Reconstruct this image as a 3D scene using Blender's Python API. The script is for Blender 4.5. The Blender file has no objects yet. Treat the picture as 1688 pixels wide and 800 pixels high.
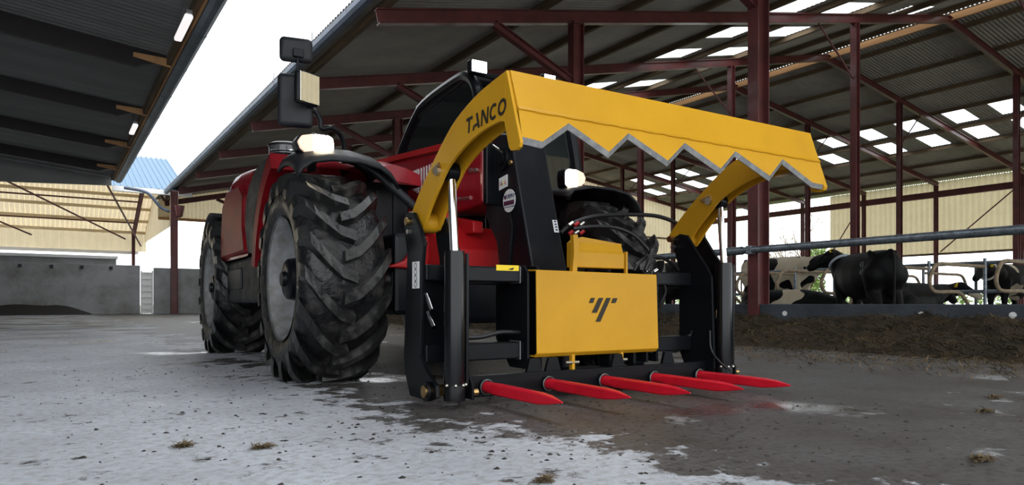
import bpy, math, random
import numpy as np
from mathutils import Vector, Matrix, noise as mnoise
random.seed(7)
SC = bpy.context.scene
COL = SC.collection

# ------------------------------------------------------------------ camera, sky, exposure
F = 1125.33; HOR = 500.0; CX = 844.0; CH = 0.5
TH = math.atan((844 - 85) / F)          # yaw of the view away from the shed's long axis
ROT = math.radians(2.3)                 # the machine stands slightly askew to the shed
cam = bpy.data.cameras.new('camera'); cam_o = bpy.data.objects.new('camera', cam); COL.objects.link(cam_o)
cam.sensor_width = 36; cam.lens = F / 1688 * 36; cam.shift_y = 100 / 1688; cam.clip_end = 400
cam_o.location = (0, 0, CH); cam_o.rotation_euler = (math.pi / 2, 0, -TH)
SC.camera = cam_o
W = bpy.data.worlds.new('sky'); SC.world = W; W.use_nodes = True
bg = W.node_tree.nodes['Background']; bg.inputs[0].default_value = (0.93, 0.965, 1.0, 1); bg.inputs[1].default_value = 3.2
vs = SC.view_settings; vs.view_transform = 'Standard'; vs.look = 'None'; vs.exposure = 0.0; vs.gamma = 1.0; vs.use_curve_mapping = False

# ------------------------------------------------------------------ pixel -> place
def ray(px, py, m):
    x = (px - CX) / F; z = -(py - HOR) / F; th = TH - (ROT if m else 0)
    return np.array([x * math.cos(th) + math.sin(th), math.cos(th) - x * math.sin(th), z])
def at(px, py, m=True, X=None, Y=None, Z=None):
    d = ray(px, py, m)
    t = X / d[0] if X is not None else Y / d[1] if Y is not None else (Z - CH) / d[2]
    p = d * t; return Vector((p[0], p[1], p[2] + CH))

# ------------------------------------------------------------------ materials
def nd(nt, t, **k):
    n = nt.nodes.new(t)
    for a, b in k.items(): setattr(n, a, b)
    return n
def mat(name, col, rough=0.5, metal=0.0, col2=None, scale=6.0, amt=1.0, bump=0.0, bscale=30.0, detail=4.0, coat=0.0, emit=None, estr=0.0, trans=0.0, alpha=1.0, lo=0.4, hi=0.65, stretch=None, r2=None, spec=0.35):
    m = bpy.data.materials.new(name); m.use_nodes = True; nt = m.node_tree; b = nt.nodes['Principled BSDF']
    b.inputs['Base Color'].default_value = (*col, 1); b.inputs['Roughness'].default_value = rough; b.inputs['Metallic'].default_value = metal
    b.inputs['Coat Weight'].default_value = coat; b.inputs['Specular IOR Level'].default_value = spec; b.inputs['Coat Roughness'].default_value = 0.08
    b.inputs['Transmission Weight'].default_value = trans; b.inputs['Alpha'].default_value = alpha
    if emit: b.inputs['Emission Color'].default_value = (*emit, 1); b.inputs['Emission Strength'].default_value = estr
    tc = nd(nt, 'ShaderNodeTexCoord'); src = tc.outputs['Object']
    if stretch:
        mp = nd(nt, 'ShaderNodeMapping'); mp.inputs['Scale'].default_value = stretch; nt.links.new(src, mp.inputs[0]); src = mp.outputs[0]
    if col2:
        n = nd(nt, 'ShaderNodeTexNoise'); n.inputs['Scale'].default_value = scale; n.inputs['Detail'].default_value = detail; n.inputs['Roughness'].default_value = 0.65
        nt.links.new(src, n.inputs['Vector'])
        r = nd(nt, 'ShaderNodeMapRange'); r.inputs[1].default_value = lo; r.inputs[2].default_value = hi; r.inputs[4].default_value = amt
        nt.links.new(n.outputs['Fac'], r.inputs[0])
        mx = nd(nt, 'ShaderNodeMix', data_type='RGBA'); mx.inputs[6].default_value = (*col, 1); mx.inputs[7].default_value = (*col2, 1)
        nt.links.new(r.outputs[0], mx.inputs[0]); nt.links.new(mx.outputs[2], b.inputs['Base Color'])
        if r2 is not None:
            q = nd(nt, 'ShaderNodeMapRange'); q.inputs[3].default_value = rough; q.inputs[4].default_value = r2
            nt.links.new(r.outputs[0], q.inputs[0]); nt.links.new(q.outputs[0], b.inputs['Roughness'])
    if bump:
        n2 = nd(nt, 'ShaderNodeTexNoise'); n2.inputs['Scale'].default_value = bscale; n2.inputs['Detail'].default_value = 5
        nt.links.new(src, n2.inputs['Vector'])
        bp = nd(nt, 'ShaderNodeBump'); bp.inputs['Strength'].default_value = bump; bp.inputs['Distance'].default_value = 0.02
        nt.links.new(n2.outputs['Fac'], bp.inputs['Height']); nt.links.new(bp.outputs[0], b.inputs['Normal'])
    return m
M = {}
M['yellow'] = mat('yellow_paint', (0.55, 0.285, 0.013), 0.42, col2=(0.50, 0.255, 0.011), scale=2.5, spec=0.22)
M['black'] = mat('black_steel_paint', (0.0045, 0.0055, 0.007), 0.30, col2=(0.007, 0.0075, 0.0085), scale=5, spec=0.15)
M['black2'] = mat('black_plastic', (0.008, 0.0095, 0.012), 0.42, col2=(0.020, 0.020, 0.021), scale=7, bump=0.1, r2=0.6, spec=0.25)
M['dirty_black'] = mat('dirty_black_paint', (0.006, 0.007, 0.010), 0.32, col2=(0.022, 0.023, 0.025), scale=9, amt=0.6, lo=0.5, hi=0.8, stretch=(1, 1, 0.35), spec=0.25)
M['red'] = mat('red_machine_paint', (0.30, 0.006, 0.014), 0.28, col2=(0.22, 0.005, 0.011), scale=3, coat=0.3)
M['hoodred'] = mat('glossy_dark_red_paint', (0.25, 0.004, 0.011), 0.26, col2=(0.17, 0.003, 0.008), scale=2, coat=0.12, spec=0.2)
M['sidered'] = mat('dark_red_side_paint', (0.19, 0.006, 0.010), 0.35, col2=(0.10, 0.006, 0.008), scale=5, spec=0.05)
M['redworn'] = mat('worn_red_paint', (0.40, 0.009, 0.012), 0.45, col2=(0.12, 0.012, 0.012), scale=12, lo=0.6, hi=0.72)
M['tine'] = mat('bright_red_tine_paint', (0.66, 0.010, 0.030), 0.38, col2=(0.55, 0.008, 0.022), scale=9)
M['gloss_black'] = mat('gloss_black_barrel', (0.004, 0.0045, 0.0055), 0.16, spec=0.3)
M['chrome'] = mat('chrome', (0.82, 0.83, 0.85), 0.10, 1.0)
M['steel'] = mat('bare_ground_steel', (0.15, 0.155, 0.16), 0.5, 0.6, col2=(0.24, 0.24, 0.235), scale=30)
M['zinc'] = mat('zinc_bolt', (0.60, 0.58, 0.52), 0.3, 1.0)
M['brass'] = mat('brass_pin', (0.55, 0.36, 0.15), 0.35, 1.0)
M['rubber'] = mat('muddy_wet_shaded_rubber', (0.006, 0.006, 0.007), 0.30, col2=(0.040, 0.037, 0.033), scale=7, lo=0.48, hi=0.75, bump=0.5, bscale=22, r2=0.8)  # muddy carcass, darkened so the gaps between lugs look shaded
M['lug'] = mat('lit_lug_rubber', (0.014, 0.014, 0.014), 0.28, col2=(0.085, 0.082, 0.076), scale=6, lo=0.5, hi=0.75, bump=0.2, bscale=30, r2=0.75)  # lighter than the carcass to paint light catching the lug tops
M['rim'] = mat('grey_rim_paint', (0.24, 0.25, 0.26), 0.45, col2=(0.16, 0.15, 0.14), scale=8)
M['hose'] = mat('black_hose', (0.012, 0.012, 0.013), 0.35)
M['glass'] = mat('tinted_cab_glass', (0.035, 0.045, 0.045), 0.03, trans=0.7, coat=0.3)
M['clear'] = mat('clear_plastic', (0.75, 0.78, 0.8), 0.05, trans=0.9)
M['mirror'] = mat('mirror_glass', (0.85, 0.87, 0.88), 0.02, 1.0)
M['lamp'] = mat('lit_headlamp', (1, 0.95, 0.85), 0.3, emit=(1.0, 0.86, 0.62), estr=16)
M['lamp_dim'] = mat('headlamp_clear_side', (0.75, 0.6, 0.5), 0.15, emit=(1.0, 0.6, 0.35), estr=0.5)
M['led'] = mat('lit_led', (1, 1, 1), 0.3, emit=(0.85, 0.95, 1.0), estr=14)
M['tube_light'] = mat('lit_strip_light_diffuser', (0.8, 0.78, 0.78), 0.4, emit=(1.0, 0.93, 0.92), estr=0.9)
M['white'] = mat('white_sticker', (0.75, 0.75, 0.74), 0.5)
M['ystick'] = mat('yellow_sticker', (0.85, 0.62, 0.02), 0.5)
M['ink'] = mat('dark_ink', (0.022, 0.017, 0.010), 0.6)
M['ink2'] = mat('maroon_ink', (0.09, 0.02, 0.05), 0.6)
M['inkblue'] = mat('navy_ink', (0.03, 0.04, 0.12), 0.6)
M['inkred'] = mat('red_ink', (0.45, 0.03, 0.03), 0.6)
M['oxide'] = mat('red_oxide_steel', (0.125, 0.032, 0.031), 0.42, col2=(0.075, 0.022, 0.021), scale=2, coat=0.1)
M['dark_steel'] = mat('dark_weathered_steel', (0.016, 0.011, 0.011), 0.6, col2=(0.010, 0.008, 0.008), scale=2)
M['timber'] = mat('treated_timber', (0.17, 0.115, 0.065), 0.8, col2=(0.09, 0.062, 0.038), scale=3, stretch=(1, 0.12, 1))
M['timber_pale_lit'] = mat('pale_and_lit_timber', (0.55, 0.30, 0.13), 0.7, col2=(0.40, 0.21, 0.09), scale=3, stretch=(1, 0.12, 1))  # pale boards; its colour also paints light on ridge board and beam tips
M['cement'] = mat('fibre_cement_sheet', (0.40, 0.375, 0.325), 0.85, col2=(0.29, 0.27, 0.24), scale=0.6, lo=0.35, hi=0.7)
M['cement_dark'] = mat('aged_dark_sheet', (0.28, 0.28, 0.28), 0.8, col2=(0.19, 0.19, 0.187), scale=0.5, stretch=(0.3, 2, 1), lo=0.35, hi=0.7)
M['cream'] = mat('cream_cladding', (0.74, 0.65, 0.47), 0.55, col2=(0.62, 0.54, 0.39), scale=0.7)
def mat_glow(name, c, w):
    m = M['cream']; nt = m.node_tree; b = nt.nodes['Principled BSDF']; o = nt.nodes['Material Output']
    t = nd(nt, 'ShaderNodeBsdfTranslucent'); t.inputs[0].default_value = (*c, 1); mx = nd(nt, 'ShaderNodeMixShader'); mx.inputs[0].default_value = w
    nt.links.new(b.outputs[0], mx.inputs[1]); nt.links.new(t.outputs[0], mx.inputs[2]); nt.links.new(mx.outputs[0], o.inputs[0])
mat_glow('cream', (0.80, 0.68, 0.46), 0.30)     # thin daylight-passing cladding
M['bluesheet'] = mat('blue_grey_roof_sheet', (0.13, 0.21, 0.30), 0.6, spec=0.2)
M['gutter'] = mat('slate_blue_gutter', (0.10, 0.13, 0.18), 0.5, col2=(0.07, 0.09, 0.12), scale=3)
M['pvcwhite'] = mat('white_painted_metal', (0.78, 0.78, 0.76), 0.4)
M['concrete'] = mat('grey_concrete', (0.30, 0.305, 0.31), 0.85, col2=(0.17, 0.165, 0.15), scale=0.9, lo=0.42, hi=0.72, bump=0.3, bscale=8)
M['barrier'] = mat('dark_concrete_barrier', (0.062, 0.075, 0.092), 0.7, col2=(0.035, 0.042, 0.05), scale=1.5, bump=0.3, bscale=12)
M['galv'] = mat('galvanised_pipe', (0.26, 0.30, 0.34), 0.42, 0.65, col2=(0.14, 0.16, 0.18), scale=14)
M['mucky'] = mat('muck_coated_pipe', (0.33, 0.25, 0.16), 0.75, col2=(0.20, 0.16, 0.11), scale=9)
M['feed'] = mat('silage', (0.045, 0.030, 0.014), 0.9, col2=(0.018, 0.012, 0.007), scale=5, bump=0.8, bscale=25)
M['strand'] = mat('silage_strand', (0.09, 0.062, 0.028), 0.8, col2=(0.03, 0.021, 0.011), scale=1.2)
M['straw'] = mat('straw', (0.16, 0.11, 0.055), 0.8, col2=(0.05, 0.036, 0.02), scale=3)
M['muck'] = mat('dark_muck', (0.035, 0.030, 0.026), 0.6, col2=(0.02, 0.018, 0.016), scale=20)
M['leaf'] = mat('green_leaf', (0.13, 0.22, 0.05), 0.7, col2=(0.24, 0.30, 0.10), scale=2)
M['bark'] = mat('pale_bark', (0.30, 0.25, 0.19), 0.9)
M['grass'] = mat('grass', (0.14, 0.20, 0.06), 0.9, col2=(0.22, 0.26, 0.10), scale=0.5)
def mat_rooflight():
    m = bpy.data.materials.new('translucent_rooflight'); m.use_nodes = True; nt = m.node_tree; nt.nodes.clear()
    o = nd(nt, 'ShaderNodeOutputMaterial'); t = nd(nt, 'ShaderNodeBsdfTranslucent'); t.inputs[0].default_value = (0.95, 0.97, 0.97, 1)
    p = nd(nt, 'ShaderNodeBsdfTransparent'); p.inputs[0].default_value = (0.85, 0.9, 0.92, 1); mx = nd(nt, 'ShaderNodeMixShader'); mx.inputs[0].default_value = 0.45
    nt.links.new(t.outputs[0], mx.inputs[1]); nt.links.new(p.outputs[0], mx.inputs[2]); nt.links.new(mx.outputs[0], o.inputs[0]); return m
M['rooflight'] = mat_rooflight()
def mat_floor():
    m = bpy.data.materials.new('yard_concrete'); m.use_nodes = True; nt = m.node_tree; b = nt.nodes['Principled BSDF']; L = nt.links.new
    geo = nd(nt, 'ShaderNodeNewGeometry'); sep = nd(nt, 'ShaderNodeSeparateXYZ'); L(geo.outputs['Position'], sep.inputs[0])
    def noise(scale, det=6, rough=0.6, st=None):
        n = nd(nt, 'ShaderNodeTexNoise'); n.inputs['Scale'].default_value = scale; n.inputs['Detail'].default_value = det; n.inputs['Roughness'].default_value = rough
        if st:
            mp = nd(nt, 'ShaderNodeMapping'); mp.inputs['Scale'].default_value = st; L(geo.outputs['Position'], mp.inputs[0]); L(mp.outputs[0], n.inputs['Vector'])
        else: L(geo.outputs['Position'], n.inputs['Vector'])
        return n.outputs['Fac']
    def mr(v, a, c, d=0.0, e=1.0):
        r = nd(nt, 'ShaderNodeMapRange'); r.inputs[1].default_value = a; r.inputs[2].default_value = c; r.inputs[3].default_value = d; r.inputs[4].default_value = e; L(v, r.inputs[0]); return r.outputs[0]
    def mth(op, a, c=None):
        n = nd(nt, 'ShaderNodeMath', operation=op); L(a, n.inputs[0])
        if c is not None:
            if isinstance(c, (int, float)): n.inputs[1].default_value = c
            else: L(c, n.inputs[1])
        return n.outputs[0]
    def mixc(f, a, c):
        n = nd(nt, 'ShaderNodeMix', data_type='RGBA'); L(f, n.inputs[0])
        for s, v in ((6, a), (7, c)):
            if isinstance(v, tuple): n.inputs[s].default_value = (*v, 1)
            else: L(v, n.inputs[s])
        return n.outputs[2]
    base = mixc(mr(noise(1.3), 0.35, 0.7), (0.60, 0.63, 0.68), (0.43, 0.45, 0.49))
    base = mixc(mr(noise(30, 3), 0.45, 0.75), base, (0.33, 0.33, 0.33))
    # muck trodden over the driving lane: x beyond about 1.6 m, ragged edge
    edge = mth('ADD', sep.outputs[0], mr(noise(0.9, 5, 0.6), 0.25, 0.75, -0.9, 0.9))
    edge = mth('ADD', edge, mr(noise(4.5, 9, 0.72), 0.3, 0.7, -0.75, 0.75))
    wetm = mr(edge, 1.30, 1.52)
    muck = mixc(mr(noise(2.2), 0.35, 0.7), (0.060, 0.051, 0.043), (0.100, 0.099, 0.100))
    muck = mixc(mr(noise(35, 5, 0.7), 0.48, 0.66), muck, (0.022, 0.018, 0.014))
    pale = mth('MULTIPLY', mr(noise(1.6, 8, 0.68), 0.60, 0.65), mr(sep.outputs[1], 1.6, 2.4, 1.0, 0.25))
    muck = mixc(pale, muck, (0.34, 0.345, 0.35))
    c = mixc(wetm, base, muck)
    spots = mr(noise(6, 9, 0.75, (1, 1, 1)), 0.585, 0.64)
    c = mixc(spots, c, (0.055, 0.048, 0.042))
    # patchy darker tone growing with distance down the yard
    far = mth('MULTIPLY', mr(sep.outputs[1], 8, 16), mr(noise(0.8), 0.35, 0.6))
    c = mixc(far, c, (0.13, 0.125, 0.115))
    L(c, b.inputs['Base Color'])
    puddle = mr(noise(0.75, 4, 0.5), 0.60, 0.66)
    rgh = mth('SUBTRACT', mr(wetm, 0, 1, 0.62, 0.5), mth('MULTIPLY', puddle, 0.40)); L(rgh, b.inputs['Roughness'])
    hgt = mth('ADD', mth('MULTIPLY', noise(14, 8, 0.65), 1.0), mth('MULTIPLY', noise(60, 4), 0.35))
    hgt = mth('ADD', hgt, mth('MULTIPLY', spots, 0.6))
    hgt = mth('MULTIPLY', hgt, mr(puddle, 0, 1, 1, 0.15))
    bp = nd(nt, 'ShaderNodeBump'); bp.inputs['Strength'].default_value = 0.55; bp.inputs['Distance'].default_value = 0.02; L(hgt, bp.inputs['Height']); L(bp.outputs[0], b.inputs['Normal'])
    return m
M['floor'] = mat_floor()
def mat_cow(name, thr, sc, off):
    m = bpy.data.materials.new(name); m.use_nodes = True; nt = m.node_tree; b = nt.nodes['Principled BSDF']; L = nt.links.new
    tc = nd(nt, 'ShaderNodeTexCoord'); mp = nd(nt, 'ShaderNodeMapping'); mp.inputs['Location'].default_value = off; L(tc.outputs['Object'], mp.inputs[0])
    n = nd(nt, 'ShaderNodeTexNoise'); n.inputs['Scale'].default_value = sc; n.inputs['Detail'].default_value = 1.2; L(mp.outputs[0], n.inputs['Vector'])
    r = nd(nt, 'ShaderNodeMapRange'); r.inputs[1].default_value = thr; r.inputs[2].default_value = thr + 0.012; L(n.outputs['Fac'], r.inputs[0])
    n2 = nd(nt, 'ShaderNodeTexNoise'); n2.inputs['Scale'].default_value = 4; L(tc.outputs['Object'], n2.inputs['Vector'])
    w = nd(nt, 'ShaderNodeMix', data_type='RGBA'); w.inputs[6].default_value = (0.52, 0.42, 0.27, 1); w.inputs[7].default_value = (0.66, 0.60, 0.48, 1); L(n2.outputs['Fac'], w.inputs[0])
    mx = nd(nt, 'ShaderNodeMix', data_type='RGBA'); mx.inputs[6].default_value = (0.004, 0.004, 0.0045, 1); L(w.outputs[2], mx.inputs[7]); L(r.outputs[0], mx.inputs[0])
    L(mx.outputs[2], b.inputs['Base Color']); b.inputs['Roughness'].default_value = 0.6; b.inputs['Specular IOR Level'].default_value = 0.15
    return m

# ------------------------------------------------------------------ mesh helpers
class MB:
    def __init__(s): s.v = []; s.f = []
    def add(s, v, f):
        n = len(s.v); s.v += [tuple(p) for p in v]; s.f += [tuple(i + n for i in q) for q in f]; return s
    def box(s, a, b):
        (x0, y0, z0), (x1, y1, z1) = a, b
        return s.add([(x0, y0, z0), (x1, y0, z0), (x1, y1, z0), (x0, y1, z0), (x0, y0, z1), (x1, y0, z1), (x1, y1, z1), (x0, y1, z1)],
                     [(3, 2, 1, 0), (4, 5, 6, 7), (0, 1, 5, 4), (1, 2, 6, 5), (2, 3, 7, 6), (3, 0, 4, 7)])
    def prism(s, pts, axis, a, b):          # 2-D outline pushed along an axis; outline in the two other axes (in x,y,z order)
        def p3(p, t):
            q = list(p); q.insert(axis, t); return q
        n = len(pts); ar = sum(pts[i][0] * pts[(i + 1) % n][1] - pts[(i + 1) % n][0] * pts[i][1] for i in range(n))
        if (ar < 0) != (axis == 1): pts = pts[::-1]
        v = [p3(p, a) for p in pts] + [p3(p, b) for p in pts]
        f = [tuple(range(n))[::-1], tuple(range(n, 2 * n))] + [(i, (i + 1) % n, n + (i + 1) % n, n + i) for i in range(n)]
        return s.add(v, f)
    def bar(s, p, q, w, h, up=(0, 0, 1)):   # rectangular bar from p to q
        p, q = Vector(p), Vector(q); d = (q - p).normalized(); up = Vector(up)
        if abs(d.dot(up)) > 0.99: up = Vector((0, 1, 0))
        r = d.cross(up).normalized() * (w / 2); u = r.cross(d).normalized() * (h / 2)
        v = [p - r - u, p + r - u, p + r + u, p - r + u, q - r - u, q + r - u, q + r + u, q - r + u]
        return s.add(v, [(0, 1, 2, 3), (7, 6, 5, 4), (1, 0, 4, 5), (2, 1, 5, 6), (3, 2, 6, 7), (0, 3, 7, 4)])
    def ibeam(s, p, q, w, h, up=(0, 0, 1), t=0.02):
        p, q = Vector(p), Vector(q); d = (q - p).normalized(); up = Vector(up)
        if abs(d.dot(up)) > 0.99: up = Vector((1, 0, 0))
        r = d.cross(up).normalized(); u = r.cross(d).normalized()
        o = [(-w / 2, -h / 2), (w / 2, -h / 2), (w / 2, -h / 2 + t), (t / 2, -h / 2 + t), (t / 2, h / 2 - t), (w / 2, h / 2 - t), (w / 2, h / 2), (-w / 2, h / 2), (-w / 2, h / 2 - t), (-t / 2, h / 2 - t), (-t / 2, -h / 2 + t), (-w / 2, -h / 2 + t)]
        n = 12; v = [p + r * a + u * b for a, b in o] + [q + r * a + u * b for a, b in o]
        return s.add(v, [tuple(range(n)), tuple(range(n, 2 * n))[::-1]] + [((i + 1) % n, i, n + i, n + (i + 1) % n) for i in range(n)])
    def tube(s, pts, r, n=10, closed_ends=True):
        pts = [Vector(p) for p in pts]; k = len(pts); rr = r if isinstance(r, (list, tuple)) else [r] * k
        rings = []; prev = None
        for i, p in enumerate(pts):
            d = (pts[min(i + 1, k - 1)] - pts[max(i - 1, 0)]).normalized()
            if prev is None:
                a = Vector((0, 0, 1)) if abs(d.z) < 0.9 else Vector((1, 0, 0)); u = d.cross(a).normalized()
            else: u = (prev - d * prev.dot(d)).normalized()
            prev = u; w = d.cross(u)
            rings.append([p + (u * math.cos(2 * math.pi * j / n) + w * math.sin(2 * math.pi * j / n)) * rr[i] for j in range(n)])
        v = [q for g in rings for q in g]
        f = [(i * n + j, i * n + (j + 1) % n, (i + 1) * n + (j + 1) % n, (i + 1) * n + j) for i in range(k - 1) for j in range(n)]
        if closed_ends: f += [tuple(range(n))[::-1], tuple(range((k - 1) * n, k * n))]
        return s.add(v, f)
    def cyl(s, p, q, r, n=16): return s.tube([p, q], r, n)
    def lathe(s, prof, c, axis=0, n=40, closed=False):   # prof: (along, radius)
        v = []; k = len(prof)
        for a, r in prof:
            for j in range(n):
                t = 2 * math.pi * j / n; q = [r * math.cos(t), r * math.sin(t)]; q.insert(axis, a)
                v.append((q[0] + c[0], q[1] + c[1], q[2] + c[2]))
        m = k if closed else k - 1
        f = [(i * n + j, i * n + (j + 1) % n, ((i + 1) % k) * n + (j + 1) % n, ((i + 1) % k) * n + j) for i in range(m) for j in range(n)]
        return s.add(v, f)
    def ball(s, c, r, n=12, m=8):
        rx, ry, rz = r if isinstance(r, (tuple, list)) else (r, r, r)
        v = [(c[0], c[1], c[2] - rz)]
        for i in range(1, m):
            a = -math.pi / 2 + math.pi * i / m
            v += [(c[0] + rx * math.cos(a) * math.cos(2 * math.pi * j / n), c[1] + ry * math.cos(a) * math.sin(2 * math.pi * j / n), c[2] + rz * math.sin(a)) for j in range(n)]
        v.append((c[0], c[1], c[2] + rz)); e = len(v) - 1
        f = [(0, 1 + (j + 1) % n, 1 + j) for j in range(n)]
        f += [(1 + i * n + j, 1 + i * n + (j + 1) % n, 1 + (i + 1) * n + (j + 1) % n, 1 + (i + 1) * n + j) for i in range(m - 2) for j in range(n)]
        f += [(1 + (m - 2) * n + j, 1 + (m - 2) * n + (j + 1) % n, e) for j in range(n)]
        return s.add(v, f)
    def grid(s, rows):
        k = len(rows[0]); v = [p for r in rows for p in r]
        return s.add(v, [(i * k + j, i * k + j + 1, (i + 1) * k + j + 1, (i + 1) * k + j) for i in range(len(rows) - 1) for j in range(k - 1)])
ORG = {}
def link(name, data, parent, org):
    o = bpy.data.objects.new(name, data); COL.objects.link(o); org = Vector(org); ORG[o.name] = org
    if parent is not None: o.parent = parent; o.location = org - ORG[parent.name]
    else: o.location = org
    return o
def part(name, mb, m, parent, smooth=False, bev=0.0, org=None, solid=0.0, angle=None, sub=0):
    """one mesh object; coordinates of mb are absolute in the frame of the parent thing"""
    org = Vector(org) if org is not None else (ORG[parent.name] if parent is not None else Vector((0, 0, 0)))
    me = bpy.data.meshes.new(name); me.from_pydata([(p[0] - org.x, p[1] - org.y, p[2] - org.z) for p in mb.v], [], mb.f)
    me.materials.append(M[m] if isinstance(m, str) else m)
    o = link(name, me, parent, org)
    if smooth:
        me.polygons.foreach_set('use_smooth', [True] * len(me.polygons))
        me.set_sharp_from_angle(angle=math.radians(angle or 40))
    if solid: q = o.modifiers.new('thickness', 'SOLIDIFY'); q.thickness = solid; q.offset = 0
    if bev: q = o.modifiers.new('edge', 'BEVEL'); q.width = bev; q.segments = 2; q.limit_method = 'ANGLE'; q.angle_limit = math.radians(40)
    if sub: q = o.modifiers.new('smooth', 'SUBSURF'); q.levels = sub; q.render_levels = sub
    return o
def tag(o, label, cat, group=None):
    o['label'] = label; o['category'] = cat
    if group: o['group'] = group
    return o
def struct(o, label=None, cat=None, kind='structure'):
    o['kind'] = kind
    if label: o['label'] = label
    if cat: o['category'] = cat
    return o
def root(name, org, label=None, cat=None, group=None, rot=0.0, machine=False):
    o = bpy.data.objects.new(name, None); COL.objects.link(o); org = Vector(org); ORG[o.name] = org; o.empty_display_size = 0.2
    if machine:
        o.rotation_euler = (0, 0, -ROT); o.location = Matrix.Rotation(-ROT, 3, 'Z') @ org
    else: o.location = org; o.rotation_euler = (0, 0, rot)
    if label: tag(o, label, cat, group)
    return o
def single(name, mb, m, label, cat, group=None, **k):
    a = np.array(mb.v); lo = a.min(0); hi = a.max(0)
    o = part(name, mb, m, None, org=((lo[0] + hi[0]) / 2, (lo[1] + hi[1]) / 2, lo[2]), **k)
    return tag(o, label, cat, group)
def catmull(P, n=8):
    P = [Vector(p) for p in P]; Q = [P[0] * 2 - P[1]] + P + [P[-1] * 2 - P[-2]]; out = []
    for i in range(1, len(Q) - 2):
        a, b, c, d = Q[i - 1:i + 3]
        for j in range(n):
            t = j / n; out.append(0.5 * ((2 * b) + (c - a) * t + (2 * a - 5 * b + 4 * c - d) * t * t + (3 * b - a - 3 * c + d) * t ** 3))
    return out + [P[-1]]
def text(name, body, size, p, xd, yd, m, parent, off=0.0):
    c = bpy.data.curves.new(name, 'FONT'); c.body = body; c.size = size; c.extrude = 0.0006; c.align_x = 'CENTER'; c.align_y = 'CENTER'; c.offset = off
    c.materials.append(M[m]); o = link(name, c, parent, p)
    x = Vector(xd).normalized(); y = Vector(yd); z = x.cross(y).normalized(); y = z.cross(x)
    me = bpy.data.meshes.new_from_object(o); bpy.data.objects.remove(o); bpy.data.curves.remove(c); me.name = name
    o = link(name, me, parent, p); R = Matrix((x, y, z)).transposed(); o.rotation_euler = R.to_euler(); return o

# ================================================================== THE SETTING
mb = MB().add([(-40, -14, 0), (49, -14, 0), (49, 70, 0), (-40, 70, 0)], [(0, 1, 2, 3)])
struct(part('floor', mb, 'floor', None), 'grey concrete yard floor smeared with dark wet muck', 'floor')
mb = MB().add([(49, -60, -0.02), (170, -60, -0.02), (170, 190, -0.02), (49, 190, -0.02), (-140, 70, -0.02), (49, 70, -0.02), (49, 190, -0.02), (-140, 190, -0.02)], [(0, 1, 2, 3), (4, 5, 6, 7)])
struct(part('ground_outside', mb, 'grass', None), 'green field beyond the open side of the shed', 'ground')

BAY = 4.75; FY = [7.1 + BAY * k for k in range(-2, 8)]; Y0, Y1 = -6.0, 40.9
XR, ZR = 27.3, 10.8                     # ridge
def zbot(x): return 5.65 + 0.2307 * (x - 4.98) if x <= XR else ZR - 0.133 * (x - XR)
RAF, PUR = 0.28, 0.17
def zsheet(x): return zbot(x) + RAF + PUR + 0.03
# rooflights: photo pixels of panel centres laid on the two roof planes
def on_roof(px, py, a, b, x0):
    d = ray(px, py, False); t = (a - b * x0 - CH) / (d[2] - b * d[0]); return d[0] * t, d[1] * t
LA = [on_roof(*p, 6.13, 0.2307, 4.98) for p in ((1192, 52), (1108, 87), (1045, 111), (989, 141))]
LB = [on_roof(*p, 6.13, 0.2307, 4.98) for p in ((1293, 52), (1197, 85), (1131, 108), (1055, 138))]
RA = [on_roof(*p, 11.28, -0.133, XR) for p in ((1658, 172), (1579, 190), (1503, 207), (1433, 222))]
RB = [on_roof(*p, 11.28, -0.133, XR) for p in ((1616, 215), (1539, 231), (1469, 244), (1374, 262))]
def row(P, w, more):
    x = sum(p[0] for p in P) / len(P); ysr = [p[1] for p in P]; st = (ysr[-1] - ysr[0]) / (len(ysr) - 1) if len(P) == 4 else 2.2
    lo = [min(ysr) - 2.2 * k for k in range(1, 8)]; hi = [max(ysr) + 2.2 * k for k in range(1, more)]
    return (round(x - w / 2, 3), round(x + w / 2, 3), sorted(lo + ysr + hi))
LIGHTS = [row(LA, 1.9, 6), row(LB, 2.0, 6), row(RA, 2.05, 9), row(RB, 2.05, 8)]
LIGHTS.append((24.0, 25.6, [7.6, 9.8, 12.0]))
PL = (LIGHTS[0][1] + LIGHTS[1][0]) / 2; PR = (LIGHTS[2][1] + LIGHTS[3][0]) / 2
PITCH, AMP, NW = 0.146, 0.024, 4
def sheet_rows(x0, x1, ya, yb):
    k = int(round((yb - ya) / PITCH * NW)); ys = [ya + i * PITCH / NW for i in range(k + 1)]
    return ys
ys = sheet_rows(0, 0, Y0, Y1)
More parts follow.
